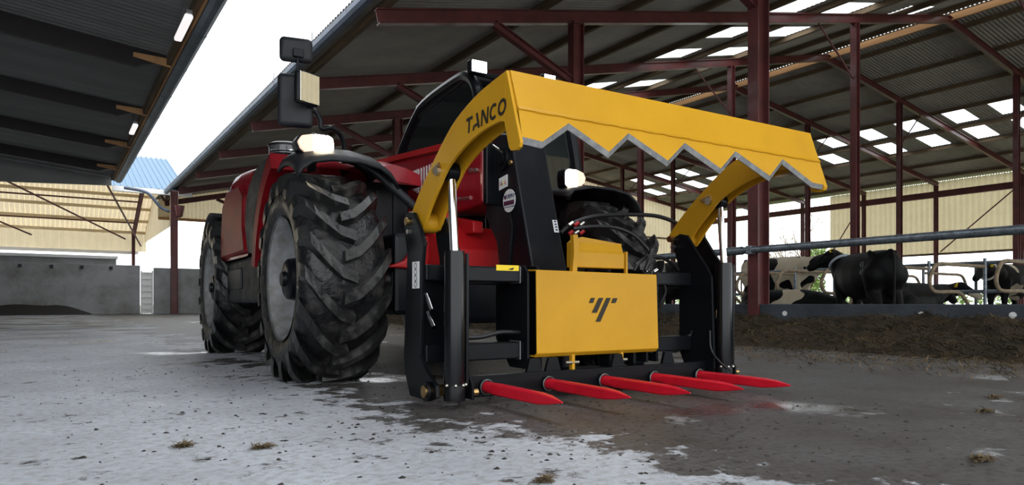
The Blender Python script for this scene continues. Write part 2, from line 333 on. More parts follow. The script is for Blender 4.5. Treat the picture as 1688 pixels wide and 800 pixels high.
def make_slope(name, xs):
    mbs = MB(); panes = []
    for i in range(len(xs) - 1):
        a, b = xs[i], xs[i + 1]
        cells = [L for L in LIGHTS if abs(L[0] - a) < 1e-6 and abs(L[1] - b) < 1e-6]
        hole = [False] * (len(ys) - 1)
        if cells:
            for c in cells[0][2]:
                j0 = int(round((c - 0.511 - Y0) / PITCH)) * NW; j1 = j0 + 7 * NW
                for j in range(j0, j1): hole[j] = True
                panes.append((a, b, j0, j1))
        n = len(mbs.v)
        for y in ys:
            w = AMP * math.sin(2 * math.pi * (y - Y0) / PITCH)
            mbs.v.append((a, y, zsheet(a) + w)); mbs.v.append((b, y, zsheet(b) + w))
        mbs.f += [(n + 2 * j, n + 2 * j + 1, n + 2 * j + 3, n + 2 * j + 2) for j in range(len(ys) - 1) if not hole[j]]
    c = struct(part(name, mbs, 'cement', None, smooth=True, angle=80), 'corrugated grey roof underside with bright rooflight panels', 'roof')
    for a, b, j0, j1 in panes:
        p = MB(); p.v = []
        for j in range(j0, j1 + 1):
            y = ys[j]; w = 0.2 * AMP * math.sin(2 * math.pi * (y - Y0) / PITCH) - 0.02; p.v += [(a - 0.05, y, zsheet(a - 0.05) + w + 0.012), (b + 0.05, y, zsheet(b + 0.05) + w + 0.012)]
        p.f = [(2 * j, 2 * j + 1, 2 * j + 3, 2 * j + 2) for j in range(j1 - j0)]
        part('rooflight', p, 'rooflight', c, smooth=True, angle=80)
    return c
def cuts(a, b):
    s = {a, b}
    for L in LIGHTS:
        if a < L[0] < b: s |= {L[0], L[1]}
    return sorted(s)
ceil_l = make_slope('ceiling', cuts(4.55, XR - 0.22)); ceil_r = make_slope('ceiling', cuts(XR + 0.22, 48.3))
ceil_l['label'] = 'near corrugated roof slope with rooflights rising from the gutter to the ridge'
ceil_r['label'] = 'far corrugated roof slope with two staggered rows of rooflights'
for x in [5.15] + [PL + 2.55 * k for k in range(-4, 4)]:
    part('purlin', MB().prism([(x - 0.05, zbot(x) + RAF), (x + 0.05, zbot(x) + RAF), (x + 0.05, zbot(x) + RAF + PUR), (x - 0.05, zbot(x) + RAF + PUR)], 1, Y0, Y1), 'timber', ceil_l)
for x in [PR + 2.6 * k for k in range(-4, 4)]:
    part('purlin', MB().prism([(x - 0.05, zbot(x) + RAF), (x + 0.05, zbot(x) + RAF), (x + 0.05, zbot(x) + RAF + PUR), (x - 0.05, zbot(x) + RAF + PUR)], 1, Y0, Y1), 'timber', ceil_r)
part('ridge_board', MB().box((XR + 0.26, Y0, ZR + RAF - 0.12), (XR + 0.36, Y1, ZR + RAF + 0.12)), 'timber_pale_lit', ceil_r)  # pale timber whose orange also paints the light along the ridge
part('ridge_cap', MB().grid([[(XR - 0.30, Y0, zsheet(XR) + 0.20), (XR - 0.30, Y1, zsheet(XR) + 0.20)], [(XR, Y0, zsheet(XR) + 0.30), (XR, Y1, zsheet(XR) + 0.30)], [(XR + 0.30, Y0, zsheet(XR) + 0.20), (XR + 0.30, Y1, zsheet(XR) + 0.20)]]), 'cement', ceil_r)
# steel frames, one per bay
ordn = ['just behind', 'beside', 'nearest in view of', 'second in view of', 'third in view of', 'fourth in view of', 'fifth in view of', 'sixth in view of', 'seventh in view of', 'farthest from']
ROWS = [9.72, 21.1, 33.4, 47.6]
for k, y in enumerate(FY):
    fr = root('portal_frame', (XR, y, 0)); struct(fr, 'red oxide steel roof frame on four columns, %s the camera' % ordn[k], 'steel frame')
    for j, x in enumerate(ROWS):
        w, d = ((0.2, 0.30) if j == 0 else (0.2, 0.22))
        part('column', MB().ibeam((x, y, 0), (x, y, zbot(x) + 0.02), w, d, up=(1, 0, 0)), 'oxide', fr)
    for a, b in ((4.98, XR), (XR, 47.9)):
        part('rafter', MB().ibeam((a, y, zbot(a) + RAF / 2), (b, y, zbot(b) + RAF / 2), 0.16, RAF), 'oxide', fr)
    part('knee_brace', MB().ibeam((7.55, y, zbot(7.55)), (9.62, y, 5.42), 0.14, 0.16), 'oxide', fr)
    part('tie_rod', MB().cyl((19.1, y, zbot(19.1)), (21.0, y, 7.6), 0.028, 8), 'oxide', fr)
    part('tie_rod', MB().cyl((35.4, y, zbot(35.4)), (33.5, y, 8.0), 0.028, 8), 'oxide', fr)
# bracing rods and eaves beam of the far side
part('eaves_beam', MB().box((47.5, Y0, 7.35), (47.75, Y1, 7.75)), 'oxide', ceil_r)
# long steel rail under the row of columns by the ridge
def ribbed(name, p0, p1, z0, z1, m, parent=None, pitch=0.2, dep=0.035, tops=None):
    """upright box-profile cladding from p0 to p1 (xy); tops: function of position along giving the top height"""
    p0, p1 = Vector(p0), Vector(p1); L = (p1 - p0).length; d = (p1 - p0) / L; n = Vector((-d.y, d.x)); v = []; s = 0.0
    prof = [(0, 0), (0.35, 0), (0.5, 1), (0.85, 1)]
    while s < L:
        for a, b in prof:
            t = min(s + a * pitch, L); q = p0 + d * t + n * (b * dep); zt = tops(q) if tops else z1
            v.append((q.x, q.y, z0)); v.append((q.x, q.y, max(zt, z0 + 0.01)))
        s += pitch
    f = [(2 * i, 2 * i + 2, 2 * i + 3, 2 * i + 1) for i in range(len(v) // 2 - 1)]
    return part(name, MB().add(v, f), m, parent)
wr = ribbed('wall_right', (48.0, -4.0), (48.0, 28.8), 3.65, 8.42, 'cream', pitch=0.34, dep=0.075); struct(wr, 'cream ribbed cladding high on the far long side of the shed', 'wall')
part('girt', MB().box((47.78, 2, 3.62), (47.9, 28.8, 3.76)), 'timber', wr)
wf = ribbed('wall_far', (9.7, Y1 - 0.2), (48.0, Y1 - 0.2), 3.4, 8, 'cream', pitch=0.34, dep=0.075, tops=lambda q: zbot(q.x) + RAF + PUR); struct(wf, 'cream ribbed gable cladding at the far end of the cattle shed', 'wall')
part('girt', MB().box((9.7, Y1 - 0.36, 3.34), (48, Y1 - 0.26, 3.5)), 'timber', wf)
part('girt', MB().box((9.7, Y1 - 0.36, 5.9), (48, Y1 - 0.26, 6.04)), 'timber', wf)
for (a, b) in (((47.4, 16.9, 7.3), (47.4, 21, 3.8)), ((47.4, 16.4, 7.3), (47.4, 12.2, 3.8)), ((47.4, 26.3, 7.3), (47.4, 30.5, 1.0))):
    part('bracing_rod', MB().cyl(a, b, 0.04, 6), 'oxide', wr)
w2 = ribbed('wall_far', (4.7, Y1 - 0.2), (9.7, Y1 - 0.2), 5.0, 8, 'cream', tops=lambda q: zbot(q.x) + RAF + PUR); struct(w2, 'narrow cream cladding strip above the bright far opening', 'wall')
part('girt', MB().box((4.7, Y1 - 0.36, 4.95), (9.7, Y1 - 0.26, 5.1)), 'timber_pale_lit', w2)

wn = ribbed('wall_near_for_mirror', (48.0, -5.8), (4.8, -5.8), 4.9, 8, 'cream', pitch=0.34, dep=0.075, tops=lambda q: zbot(q.x) + RAF + PUR); struct(wn, 'unseen cream ribbed gable cladding behind the camera, added for the mirror to reflect', 'wall')  # out of view, added so the mirror reflects cladding instead of sky
# gutters
def gutter(x, z, ya, yb, label, m='gutter', w=0.2, inner=1):
    pr = [(x - w / 2, z + 0.14), (x - w / 2 + 0.01, z + 0.05), (x - 0.05, z), (x + 0.05, z), (x + w / 2 - 0.01, z + 0.05), (x + w / 2, z + 0.14)]
    g = part('gutter', MB().grid([[(a, ya, c) for a, c in pr], [(a, yb, c) for a, c in pr]]), m, None, solid=0.012)
    tag(g, label, 'gutter')
    for i in range(int((yb - ya) / 2.4)):
        y = ya + 1.0 + 2.4 * i
        part('joint', MB().grid([[(x + (a - x) * 1.06, y - 0.04, c - 0.006) for a, c in pr], [(x + (a - x) * 1.06, y + 0.04, c - 0.006) for a, c in pr]]), m, g, solid=0.006)
    return g
gr = gutter(4.46, 5.62, -6.0, 35.6, 'slate blue gutter along the eaves of the cattle shed')
for i in range(10):
    y = 8 + 2.9 * i; part('strap', MB().bar((4.40, y, 5.75), (4.40, y, 6.02), 0.015, 0.012), 'gutter', gr)
gl = gutter(2.445, 5.80, -3.0, 34.6, 'slate blue gutter along the eaves of the dark roof', w=0.27)
# left shed roof
LX0 = -13.0
def zl(x): return 5.98 + 0.10 * (2.3 - x)
mbs = MB(); k = int((36.0 + 3.0) / 0.2 * 4)
for i in range(k + 1):
    y = -3.0 + i * 0.05; w = 0.016 * math.sin(2 * math.pi * (y + 3) / 0.2)
    mbs.v += [(2.29, y, zl(2.29) + 0.12 + w), (LX0, y, zl(LX0) + 0.12 + w)]
mbs.f = [(2 * i, 2 * i + 2, 2 * i + 3, 2 * i + 1) for i in range(k)]
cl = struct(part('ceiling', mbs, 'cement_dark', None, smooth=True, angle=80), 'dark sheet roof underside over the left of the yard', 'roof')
part('eaves_board', MB().box((2.16, -3, 5.90), (2.24, 34.7, 6.09)), 'timber', cl)
part('fascia_board', MB().box((2.255, -3, 5.86), (2.295, 34.7, 6.10)), 'timber_pale_lit', cl)
part('end_valance', MB().prism([(2.2, 5.72), (2.2, 6.05), (LX0, zl(LX0) + 0.1), (LX0, 4.9)], 1, 35.0, 35.08), 'cement_dark', cl)
for i in range(8):
    y = -2.1 + 4.85 * i
    b = part('roof_beam', MB().prism([(2.2, zl(2.2) + 0.1), (2.2, zl(2.2) + 0.02), (1.55, zl(1.55) - 0.28), (LX0, zl(LX0) - 0.28), (LX0, zl(LX0) + 0.1)], 1, y - 0.07, y + 0.07), 'dark_steel', cl)
    part('lit_tip_plate', MB().prism([(2.25, zl(2.2) + 0.06), (2.25, zl(2.2) - 0.14), (1.5, zl(1.5) - 0.10), (1.5, zl(1.5) + 0.0)], 1, y - 0.10, y - 0.075), 'timber_pale_lit', b)  # pale plates paint the daylight on the ends of the dark beams
    part('column', MB().ibeam((LX0 + 0.3, y, 0), (LX0 + 0.3, y, zl(LX0) - 0.25), 0.2, 0.3, up=(1, 0, 0)), 'oxide', cl)
wl = struct(part('wall_left_light_block', MB().box((LX0 - 0.2, -3, 0), (LX0, 35, zl(LX0) + 0.1)), 'concrete', None), 'unseen concrete side wall added to keep light off the dark roof underside', 'wall')  # out of view, added to block side light under the dark roof
for (px, py, n, lab) in ((302, 46, 1.3, 'long white strip light at the eaves nearest the camera'), (220, 213, 1.2, 'small white strip light farther along the dark eaves')):
    p = at(px, py, False, X=2.02); q = root('strip_light', (p.x, p.y, p.z - 0.05), lab, 'light')
    part('diffuser', MB().box((p.x - 0.07, p.y - n / 2, p.z - 0.05), (p.x + 0.07, p.y + n / 2, p.z + 0.04)), 'tube_light', q, bev=0.03)
    part('housing', MB().box((p.x - 0.05, p.y - n / 2 - 0.03, p.z + 0.04), (p.x + 0.05, p.y + n / 2 + 0.03, p.z + 0.10)), 'steel', q)
    part('hanger', MB().box((p.x - 0.02, p.y - 0.02, p.z + 0.1), (p.x + 0.02, p.y + 0.02, zl(p.x) + 0.12)), 'steel', q)

# cross shed closing the yard at the far left
XE = 5.3
xs = [-16 + 0.25 * i for i in range(int((XE + 16) / 0.25) + 1)]
def slope_sheet(name, ya, za, yb, zb, m, parent, rib=0.05):
    v = []; up = []
    for x in xs:
        for dx, h in ((0, 0), (0.14, 0), (0.16, rib), (0.22, rib)):
            v += [(x + dx, ya, za + h), (x + dx, yb, zb + h)]
    return part(name, MB().add(v, [(2 * i, 2 * i + 2, 2 * i + 3, 2 * i + 1) for i in range(len(v) // 2 - 1)]), m, parent)
cs = struct(root('cross_shed', (-5, 44, 0)), 'low shed with blue grey roof and cream inside walls across the far left', 'building')
slope_sheet('roof_sheet', 36.0, 5.85, 43.6, 8.75, 'bluesheet', cs); slope_sheet('roof_sheet', 43.6, 8.75, 52.0, 5.2, 'cream', cs, rib=0.09)
for i in range(6):
    y = 44.5 + i * 1.45; z = 8.75 - (y - 43.6) * 3.55 / 8.4
    part('purlin', MB().box((-16, y - 0.04, z - 0.2), (XE, y + 0.04, z - 0.02)), 'cream', cs)
part('eaves_gutter', MB().box((2.3, 35.8, 5.62), (XE + 0.3, 36.02, 5.84)), 'pvcwhite', cs)
ribbed('cladding', (-18, 52.0), (XE, 52.0), 3.95, 5.3, 'cream', cs, pitch=0.45)
part('crossbeam', MB().box((-18, 51.7, 3.75), (XE - 0.5, 51.9, 3.95)), 'pvcwhite', cs)
part('rafter', MB().ibeam((4.5, 44, 8.1), (4.5, 51.8, 4.9), 0.2, 0.3), 'oxide', cs)
part('rafter', MB().ibeam((4.5, 44, 8.3), (4.5, 36.2, 5.5), 0.2, 0.3), 'oxide', cs)
part('post', MB().ibeam((4.5, 51.6, 0), (4.5, 51.6, 5), 0.2, 0.2), 'oxide', cs)
ribbed('cladding', (XE, 38), (XE, 52), 4.6, 8, 'cream', cs, pitch=0.8, dep=0.1, tops=lambda q: 8.75 - abs(q.y - 43.6) * 0.40)
for (a, b) in (((-2, 44.2, 6.9), (3.9, 50, 4.6)), ((-7, 44.2, 6.9), (-1, 50, 4.6)), ((-12, 44.2, 6.9), (-6, 50, 4.6)), ((2.2, 38, 6.2), (4.4, 46, 3.9)), ((-16, 46, 6.5), (4.4, 46, 6.5)), ((-16, 49.5, 5.6), (4.4, 49.5, 5.6))):
    part('bracing_rod', MB().cyl(a, b, 0.05, 6), 'oxide', cs)
mk_ = MB(); rows_ = []
for i in range(90):
    x = -12.8 + i * 0.16; hh_ = 0.55 * (0.75 + 0.5 * mnoise.noise(Vector((x * 0.6, 1, 0)))) * min(1, (1.6 - x) / 1.5)
    rows_.append([(x, 34.5, -0.01), (x, 34.8, hh_ * 0.35), (x, 35.1, hh_ * 0.8), (x, 35.28, hh_)])
bk = part('muck_bank', mk_.grid(rows_), 'muck', None, smooth=True, angle=180); bk['kind'] = 'stuff'; tag(bk, 'dark muck banked against the foot of the far concrete wall', 'muck')
# concrete walls under it
mb = MB().box((-16, 35.3, 0), (3.35, 35.6, 2.22))
wb = struct(part('wall_back', mb, 'concrete', None, bev=0.02), 'stained grey concrete wall at the far left of the yard', 'wall')
for i in range(9):
    x = 2.2 - i * 1.1; part('hook', MB().box((x - 0.06, 35.2, 2.0), (x + 0.06, 35.3, 2.14)), 'black', wb)
wb2 = struct(part('wall_back', MB().box((3.95, 35.6, 0), (9.0, 35.9, 2.15)), 'concrete', None, bev=0.02), 'short concrete wall between the white gate and the rear wheel', 'wall')
wb3 = struct(part('wall_back', MB().box((-18, 36.6, 0), (2.5, 37.0, 2.55)), 'concrete', None, bev=0.02), 'pale upper concrete ledge behind the stained wall', 'wall')
part('coping', MB().box((-18, 36.5, 2.55), (2.55, 37.1, 2.68)), 'pvcwhite', wb3)
g = root('ladder_gate', (3.65, 35.6, 0), 'white rung gate in the gap between two concrete walls', 'gate')
for x in (3.42, 3.88): part('stile', MB().box((x - 0.03, 35.55, 0), (x + 0.03, 35.61, 2.0)), 'pvcwhite', g)
for i in range(7): part('rung', MB().box((3.42, 35.56, 0.2 + 0.28 * i), (3.88, 35.6, 0.25 + 0.28 * i)), 'pvcwhite', g)
part('panel', MB().box((3.45, 35.62, 0.05), (3.86, 35.64, 1.9)), 'pvcwhite', g)
cp = root('corner_post', (4.75, 35.3, 0), 'dark red steel post carrying the white gutter beside the far gap', 'post')
part('column', MB().ibeam((4.75, 35.3, 0), (4.75, 35.3, 5.75), 0.22, 0.3, up=(1, 0, 0)), 'oxide', cp)
part('hopper', MB().lathe([(4.5, 0.05), (4.55, 0.14), (5.0, 0.22), (5.05, 0.22)], (4.95, 35.1, 0), axis=2, n=16), 'oxide', cp, smooth=True)
part('downpipe', MB().tube(catmull([(2.7, 35.2, 5.7), (3.4, 35.2, 5.62), (3.75, 35.2, 5.45), (4.15, 35.2, 4.95), (4.45, 35.1, 4.78), (4.52, 35.1, 4.77)], 5), 0.07, 10), 'gutter', cp, smooth=True)

# feed barrier
fb = struct(part('wall_feed', MB().box((9.74, -5, 0), (9.9, 40.5, 0.485)), 'barrier', None, bev=0.02), 'low dark concrete feed barrier in front of the cows', 'wall')
for px, py in ((1294, 517), (1519, 519), (1670, 520)):
    p = at(px, py, False, X=9.74); part('washer', MB().cyl((9.725, p.y, p.z), (9.745, p.y, p.z), 0.04, 14), 'pvcwhite', fb)
for i in range(5): part('washer', MB().cyl((9.725, 12 + 2.2 * i, 0.35), (9.745, 12 + 2.2 * i, 0.35), 0.035, 14), 'zinc', fb)
nr = root('neck_rail', (9.5, 10, 1.36), 'galvanised neck rail pipe bolted along the feed barrier columns', 'rail')
part('pipe', MB().cyl((9.5, -5, 1.37), (9.5, 40, 1.37), 0.058, 14), 'galv', nr, smooth=True)
for y in FY:
    part('sleeve', MB().cyl((9.5, y + 0.15, 1.37), (9.5, y + 0.5, 1.37), 0.07, 14), 'galv', nr, smooth=True)
    part('clamp', MB().box((9.44, y - 0.05, 1.30), (9.6, y + 0.05, 1.44)), 'galv', nr, bev=0.01)

# ================================================================== TELEHANDLER
TL = root('telehandler', (2.42, 5.95, 0), 'red telehandler with black cab carrying the yellow shear grab', 'telehandler', machine=True)
R, HW = 0.68, 0.26
rcx = [(-0.19, 0.36), (-0.235, 0.40), (-0.262, 0.47), (-0.262, 0.53), (-0.245, 0.58), (-0.20, 0.614), (-0.12, 0.626), (0, 0.628), (0.12, 0.626), (0.20, 0.614), (0.245, 0.58), (0.262, 0.53), (0.262, 0.47), (0.235, 0.40), (0.19, 0.36)]
def lug_mesh(s):
    mbl = MB()
    st = [(-0.035, -0.012, 0.682, 0.61), (0.05, 0.035, 0.684, 0.61), (0.12, 0.13, 0.684, 0.618), (0.18, 0.235, 0.682, 0.61), (0.225, 0.33, 0.672, 0.585), (0.258, 0.40, 0.648, 0.55), (0.270, 0.435, 0.585, 0.53)]
    ring = []
    for i, (x, ph, rt, rb) in enumerate(st):
        ht = 0.046 + 0.016 * i / 6; hb = ht + 0.016
        q = [(rb, ph - hb), (rt, ph - ht), (rt, ph + ht), (rb, ph + hb)]
        ring.append([(s * x, -r * math.cos(a), r * math.sin(a)) for r, a in q])
    v = [p for g_ in ring for p in g_]; f = [(0, 1, 2, 3), tuple(range(len(v) - 4, len(v)))[::-1]]
    f += [(i * 4 + (j + 1) % 4, i * 4 + j, (i + 1) * 4 + j, (i + 1) * 4 + (j + 1) % 4) for i in range(len(st) - 1) for j in range(4)]
    if s < 0: f = [q[::-1] for q in f]
    me = bpy.data.meshes.new('lug'); me.from_pydata(v, [], f); me.materials.append(M['lug']); return me
LUG = {1: lug_mesh(1), -1: lug_mesh(-1)}
def wheel(cx, cy, side, lugs=True, steer=0.0):
    c = (cx, cy, 0.655); ty = part('tyre', MB().lathe(rcx, c, 0, 56), 'rubber', TL, smooth=True, org=c, angle=60)
    o = side
    part('rim', MB().lathe([(o * 0.235, 0.385), (o * 0.245, 0.40), (o * 0.225, 0.37), (o * 0.17, 0.35), (o * 0.10, 0.345), (o * 0.03, 0.30), (o * 0.02, 0.22), (o * 0.06, 0.19), (o * 0.06, 0.10), (o * 0.06, 0.0)], c, 0, 40), 'rim', ty, smooth=True, org=c)
    part('hub', MB().lathe([(o * 0.04, 0.15), (o * 0.12, 0.145), (o * 0.20, 0.13), (o * 0.215, 0.11), (o * 0.215, 0.05), (o * 0.24, 0.045), (o * 0.24, 0.0)], c, 0, 24), 'black', ty, smooth=True, org=c)
    for k in range(8):
        a = k * math.pi / 4; part('wheel_nut', MB().cyl((c[0] + o * 0.05, c[1] + 0.17 * math.cos(a), c[2] + 0.17 * math.sin(a)), (c[0] + o * 0.085, c[1] + 0.17 * math.cos(a), c[2] + 0.17 * math.sin(a)), 0.014, 6), 'zinc', ty, org=c)
    if lugs:
        for k in range(17):
            for s in (1, -1):
                l = link('lug', LUG[s], ty, c); l.rotation_euler = (2 * math.pi * (k + (0.5 if s > 0 else 0)) / 17, 0, 0)
    return ty
wheel(1.28, 4.5, -1); wheel(1.26, 7.45, -1); wheel(3.52, 4.5, 1); wheel(3.54, 7.45, 1, lugs=False)
part('front_axle', MB().cyl((1.4, 4.5, 0.655), (3.4, 4.5, 0.655), 0.11, 14), 'dirty_black', TL, smooth=True)
part('rear_axle', MB().cyl((1.4, 7.45, 0.655), (3.4, 7.45, 0.655), 0.11, 14), 'dirty_black', TL, smooth=True)
part('chassis', MB().box((1.75, 4.35, 0.42), (3.1, 8.1, 0.98)), 'dirty_black', TL, bev=0.03)
part('front_chassis_plate', MB().prism([(4.05, 0.70), (4.05, 0.86), (4.3, 1.04), (4.5, 1.04), (4.5, 0.70)], 0, 1.98, 2.86), 'redworn', TL, bev=0.015)
part('front_axle_mount', MB().box((1.95, 4.12, 0.36), (2.85, 4.5, 0.70)), 'dirty_black', TL, bev=0.04)
part('chassis_gusset', MB().prism([(4.2, 1.02), (4.2, 1.12), (4.7, 1.22), (4.7, 1.02)], 0, 2.0, 2.1), 'redworn', TL, bev=0.01)
part('chassis_gusset', MB().prism([(4.1, 0.98), (4.1, 1.06), (4.6, 1.16), (4.6, 0.98)], 0, 2.22, 2.30), 'redworn', TL, bev=0.01)
a, b, c_ = at(634, 441, Y=4.35), at(700, 446, Y=4.35), at(694, 392, Y=4.35)
part('wing_bracket', MB().prism([(a.x, a.z), (b.x, b.z), (b.x + 0.05, c_.z + 0.02), (c_.x, c_.z), (a.x + 0.12, a.z + 0.045)], 1, 4.3, 4.44), 'redworn', TL, bev=0.012)
a = at(636, 446, Y=4.42)
for i in range(4):
    p = at(642 + i * 14, 448, Y=4.42); part('valve', MB().box((p.x, 4.38, p.z - 0.17), (p.x + 0.04, 4.46, p.z)), 'steel' if i % 2 else 'black', TL, bev=0.006)
part('valve_block', MB().box((1.72, 4.46, 0.50), (2.0, 4.62, 0.74)), 'black', TL, bev=0.01)
# engine cover
def arc(c, r, a0, a1, n): return [(c[0] + r * math.cos(math.radians(a0 + (a1 - a0) * i / n)), c[1] + r * math.sin(math.radians(a0 + (a1 - a0) * i / n))) for i in range(n + 1)]
secs = []
for y, zt, xo in ((4.62, 1.475, 1.46), (4.70, 1.505, 1.32), (4.92, 1.53, 1.20), (5.3, 1.57, 1.12), (5.8, 1.625, 1.075), (6.2, 1.665, 1.065), (6.5, 1.675, 1.06), (6.74, 1.63, 1.065), (6.88, 1.54, 1.08), (6.96, 1.38, 1.11)):
    zb = 1.36 if y < 5.0 else 0.88 if y >= 5.5 else 1.15
    secs.append([(xo + 0.0, y, zb), (xo, y, zb + 0.55 * (zt - zb)), (xo + 0.012, y, zt - 0.12), (xo + 0.05, y, zt - 0.05), (xo + 0.12, y, zt - 0.015), (xo + 0.3, y, zt), ((xo + 2.06) / 2 + 0.1, y, zt + 0.02), (1.98, y, zt - 0.005), (2.06, y, zt - 0.035), (2.07, y, zt - 0.09), (2.07, y, zb)])
hood = MB().grid(secs); hood.add(secs[0], [tuple(range(11))]); hood.add(secs[-1], [tuple(range(11))[::-1]])
part('engine_cover', hood, 'hoodred', TL, smooth=True, angle=35)
# trim that follows the wheel arch: black band and red lip
wc = (4.5, 0.655)
def arch(r0, r1, a0, a1, x0, x1, n=18):
    o = MB(); pts = arc(wc, r0, a0, a1, n) + arc(wc, r1, a1, a0, n); k = n + 1; m = len(pts)
    v = [(x0, p[0], p[1]) for p in pts] + [(x1, p[0], p[1]) for p in pts]
    f = []
    for i in range(n):
        q = (i, i + 1, m - 2 - i, m - 1 - i); f += [q, tuple(m + j for j in q)[::-1]]
    f += [(i, (i + 1) % m, m + (i + 1) % m, m + i) for i in range(m)]
    return o.add(v, f)
part('arch_band', MB().prism(arc(wc, 0.90, 12, 70, 16) + [(4.95, 1.515), (5.12, 1.52), (5.38, 1.50), (5.62, 1.41), (5.74, 1.28), (5.76, 1.10), (5.66, 0.90), (5.40, 0.86)], 0, 1.05, 1.3), 'black2', TL, bev=0.008)
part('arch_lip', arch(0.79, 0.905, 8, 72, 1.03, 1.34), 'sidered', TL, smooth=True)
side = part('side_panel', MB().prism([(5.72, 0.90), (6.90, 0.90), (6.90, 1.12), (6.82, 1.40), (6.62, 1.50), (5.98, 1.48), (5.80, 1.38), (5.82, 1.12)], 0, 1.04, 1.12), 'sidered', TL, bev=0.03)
part('lower_box', MB().prism([(5.38, 0.50), (6.84, 0.50), (6.86, 0.88), (5.42, 0.88)], 0, 1.09, 1.7), 'black2', TL, bev=0.03)
part('lower_box_step', MB().box((1.075, 6.1, 0.62), (1.095, 6.7, 0.80)), 'dirty_black', TL, bev=0.01)
# wings
def wing(profile, ya, yb, drop, name, m='black2'):
    rows = []
    for i in range(9):
        t = i / 8; y = ya + (yb - ya) * t; dz = -drop * (1 - t) ** 3 - 0.25 * max(0, t - 0.75) ** 2
        rows.append([(x, y, z + dz) for x, z in profile])
    return part(name, MB().grid(rows), m, TL, smooth=True, solid=0.02, angle=60)
wing([(1.05, 1.375), (1.07, 1.43), (1.13, 1.475), (1.25, 1.50), (1.42, 1.505), (1.56, 1.48), (1.64, 1.43), (1.68, 1.36)], 4.10, 4.62, 0.13, 'front_wing')
part('wing_tube', MB().tube(catmull([at(590, 268, Y=4.35), at(620, 285, Y=4.3), at(650, 312, Y=4.25), at(676, 335, Y=4.22), at(690, 352, Y=4.22), at(693, 380, Y=4.25)], 6), 0.03, 10), 'black2', TL, smooth=True)
part('inner_wing_panel', MB().prism([(1.58, 0.66), (2.07, 0.66), (2.07, 1.44), (1.70, 1.44), (1.56, 1.36)], 1, 4.86, 4.92), 'black2', TL, bev=0.01)
for x in (1.66, 1.80, 1.94): part('panel_rib', MB().box((x, 4.84, 0.72), (x + 0.03, 4.86, 1.34)), 'black2', TL)
wing([(3.06, 1.36), (3.12, 1.42), (3.3, 1.455), (3.5, 1.455), (3.66, 1.43), (3.76, 1.36), (3.80, 1.28)], 4.15, 4.9, 0.06, 'front_wing')
part('rear_wing', MB().grid([[(x, 7.45 - 0.74 * math.cos(math.radians(t)), 0.655 + 0.74 * math.sin(math.radians(t))) for x in (1.02, 1.2, 1.55)] for t in range(70, 176, 7)]), 'black2', TL, smooth=True, solid=0.02)
# air pre-cleaner on the cover
p = at(472, 257, Y=6.0)
pc = part('pre_cleaner', MB().lathe([(p.z - 0.12, 0.09), (p.z - 0.03, 0.09), (p.z - 0.03, 0.13), (p.z + 0.02, 0.145)], (p.x, p.y, 0), 2, 24), 'black', TL, smooth=True)
part('bowl', MB().lathe([(p.z + 0.0, 0.142), (p.z + 0.07, 0.142)], (p.x, p.y, 0), 2, 24), 'clear', pc, smooth=True)
part('lid', MB().lathe([(p.z + 0.07, 0.15), (p.z + 0.085, 0.15), (p.z + 0.10, 0.12), (p.z + 0.105, 0.0)], (p.x, p.y, 0), 2, 24), 'black', pc, smooth=True)
part('hose', MB().tube(catmull([(1.62, 6.05, 1.6), (1.72, 5.95, 1.72), (1.95, 5.9, 1.75), (2.05, 5.9, 1.6)], 6), 0.05, 10), 'hose', TL, smooth=True)
# mirrors and head lamps
def rbox(c, w, h, d, name, m, bev, parent=TL, tilt=0.0, yaw=0.0):
    o = part(name, MB().box((c.x - w / 2, c.y - d / 2, c.z - h / 2), (c.x + w / 2, c.y + d / 2, c.z + h / 2)), m, parent, bev=bev, org=c, smooth=True, angle=50)
    o.modifiers['edge'].segments = 4; o.rotation_euler = (tilt, 0, yaw); return o
YM = 4.38
part('mirror_stalk', MB().tube(catmull([at(567, 270, Y=4.5), at(567, 240, Y=4.48), at(560, 222, Y=4.45), at(545, 211, Y=YM), at(530, 212, Y=YM), at(528, 198, Y=YM), at(520, 184, Y=YM), at(505, 178, Y=YM)], 6), 0.016, 10), 'black', TL, smooth=True)
mm = rbox(at(487, 167, Y=YM + 0.04), 0.215, 0.335, 0.07, 'mirror', 'black2', 0.03, yaw=-0.25)
part('mirror_shell', MB().box((-1, 0, 0), (0, 0, 0)), 'black', mm) if False else None
m2 = rbox(at(505, 147, Y=YM - 0.06), 0.170, 0.205, 0.05, 'mirror', 'black', 0.022, yaw=0.42)
c0 = at(506, 147, Y=YM - 0.062)
mg = part('mirror_glass', MB().box((c0.x - 0.074, c0.y - 0.030, c0.z - 0.092), (c0.x + 0.074, c0.y - 0.024, c0.z + 0.092)), 'mirror', m2, org=ORG[m2.name], bev=0.002)
rbox(at(488, 83, Y=YM), 0.20, 0.155, 0.06, 'mirror', 'black2', 0.03, yaw=-0.2)
part('mirror_rod', MB().cyl(at(491, 88, Y=YM - 0.03), at(491, 125, Y=YM - 0.03), 0.010, 8), 'black', TL, smooth=True)
part('mirror_clamp', MB().box(tuple(at(484, 92, Y=YM - 0.05)), tuple(at(499, 84, Y=YM - 0.02))), 'black', TL, bev=0.004)
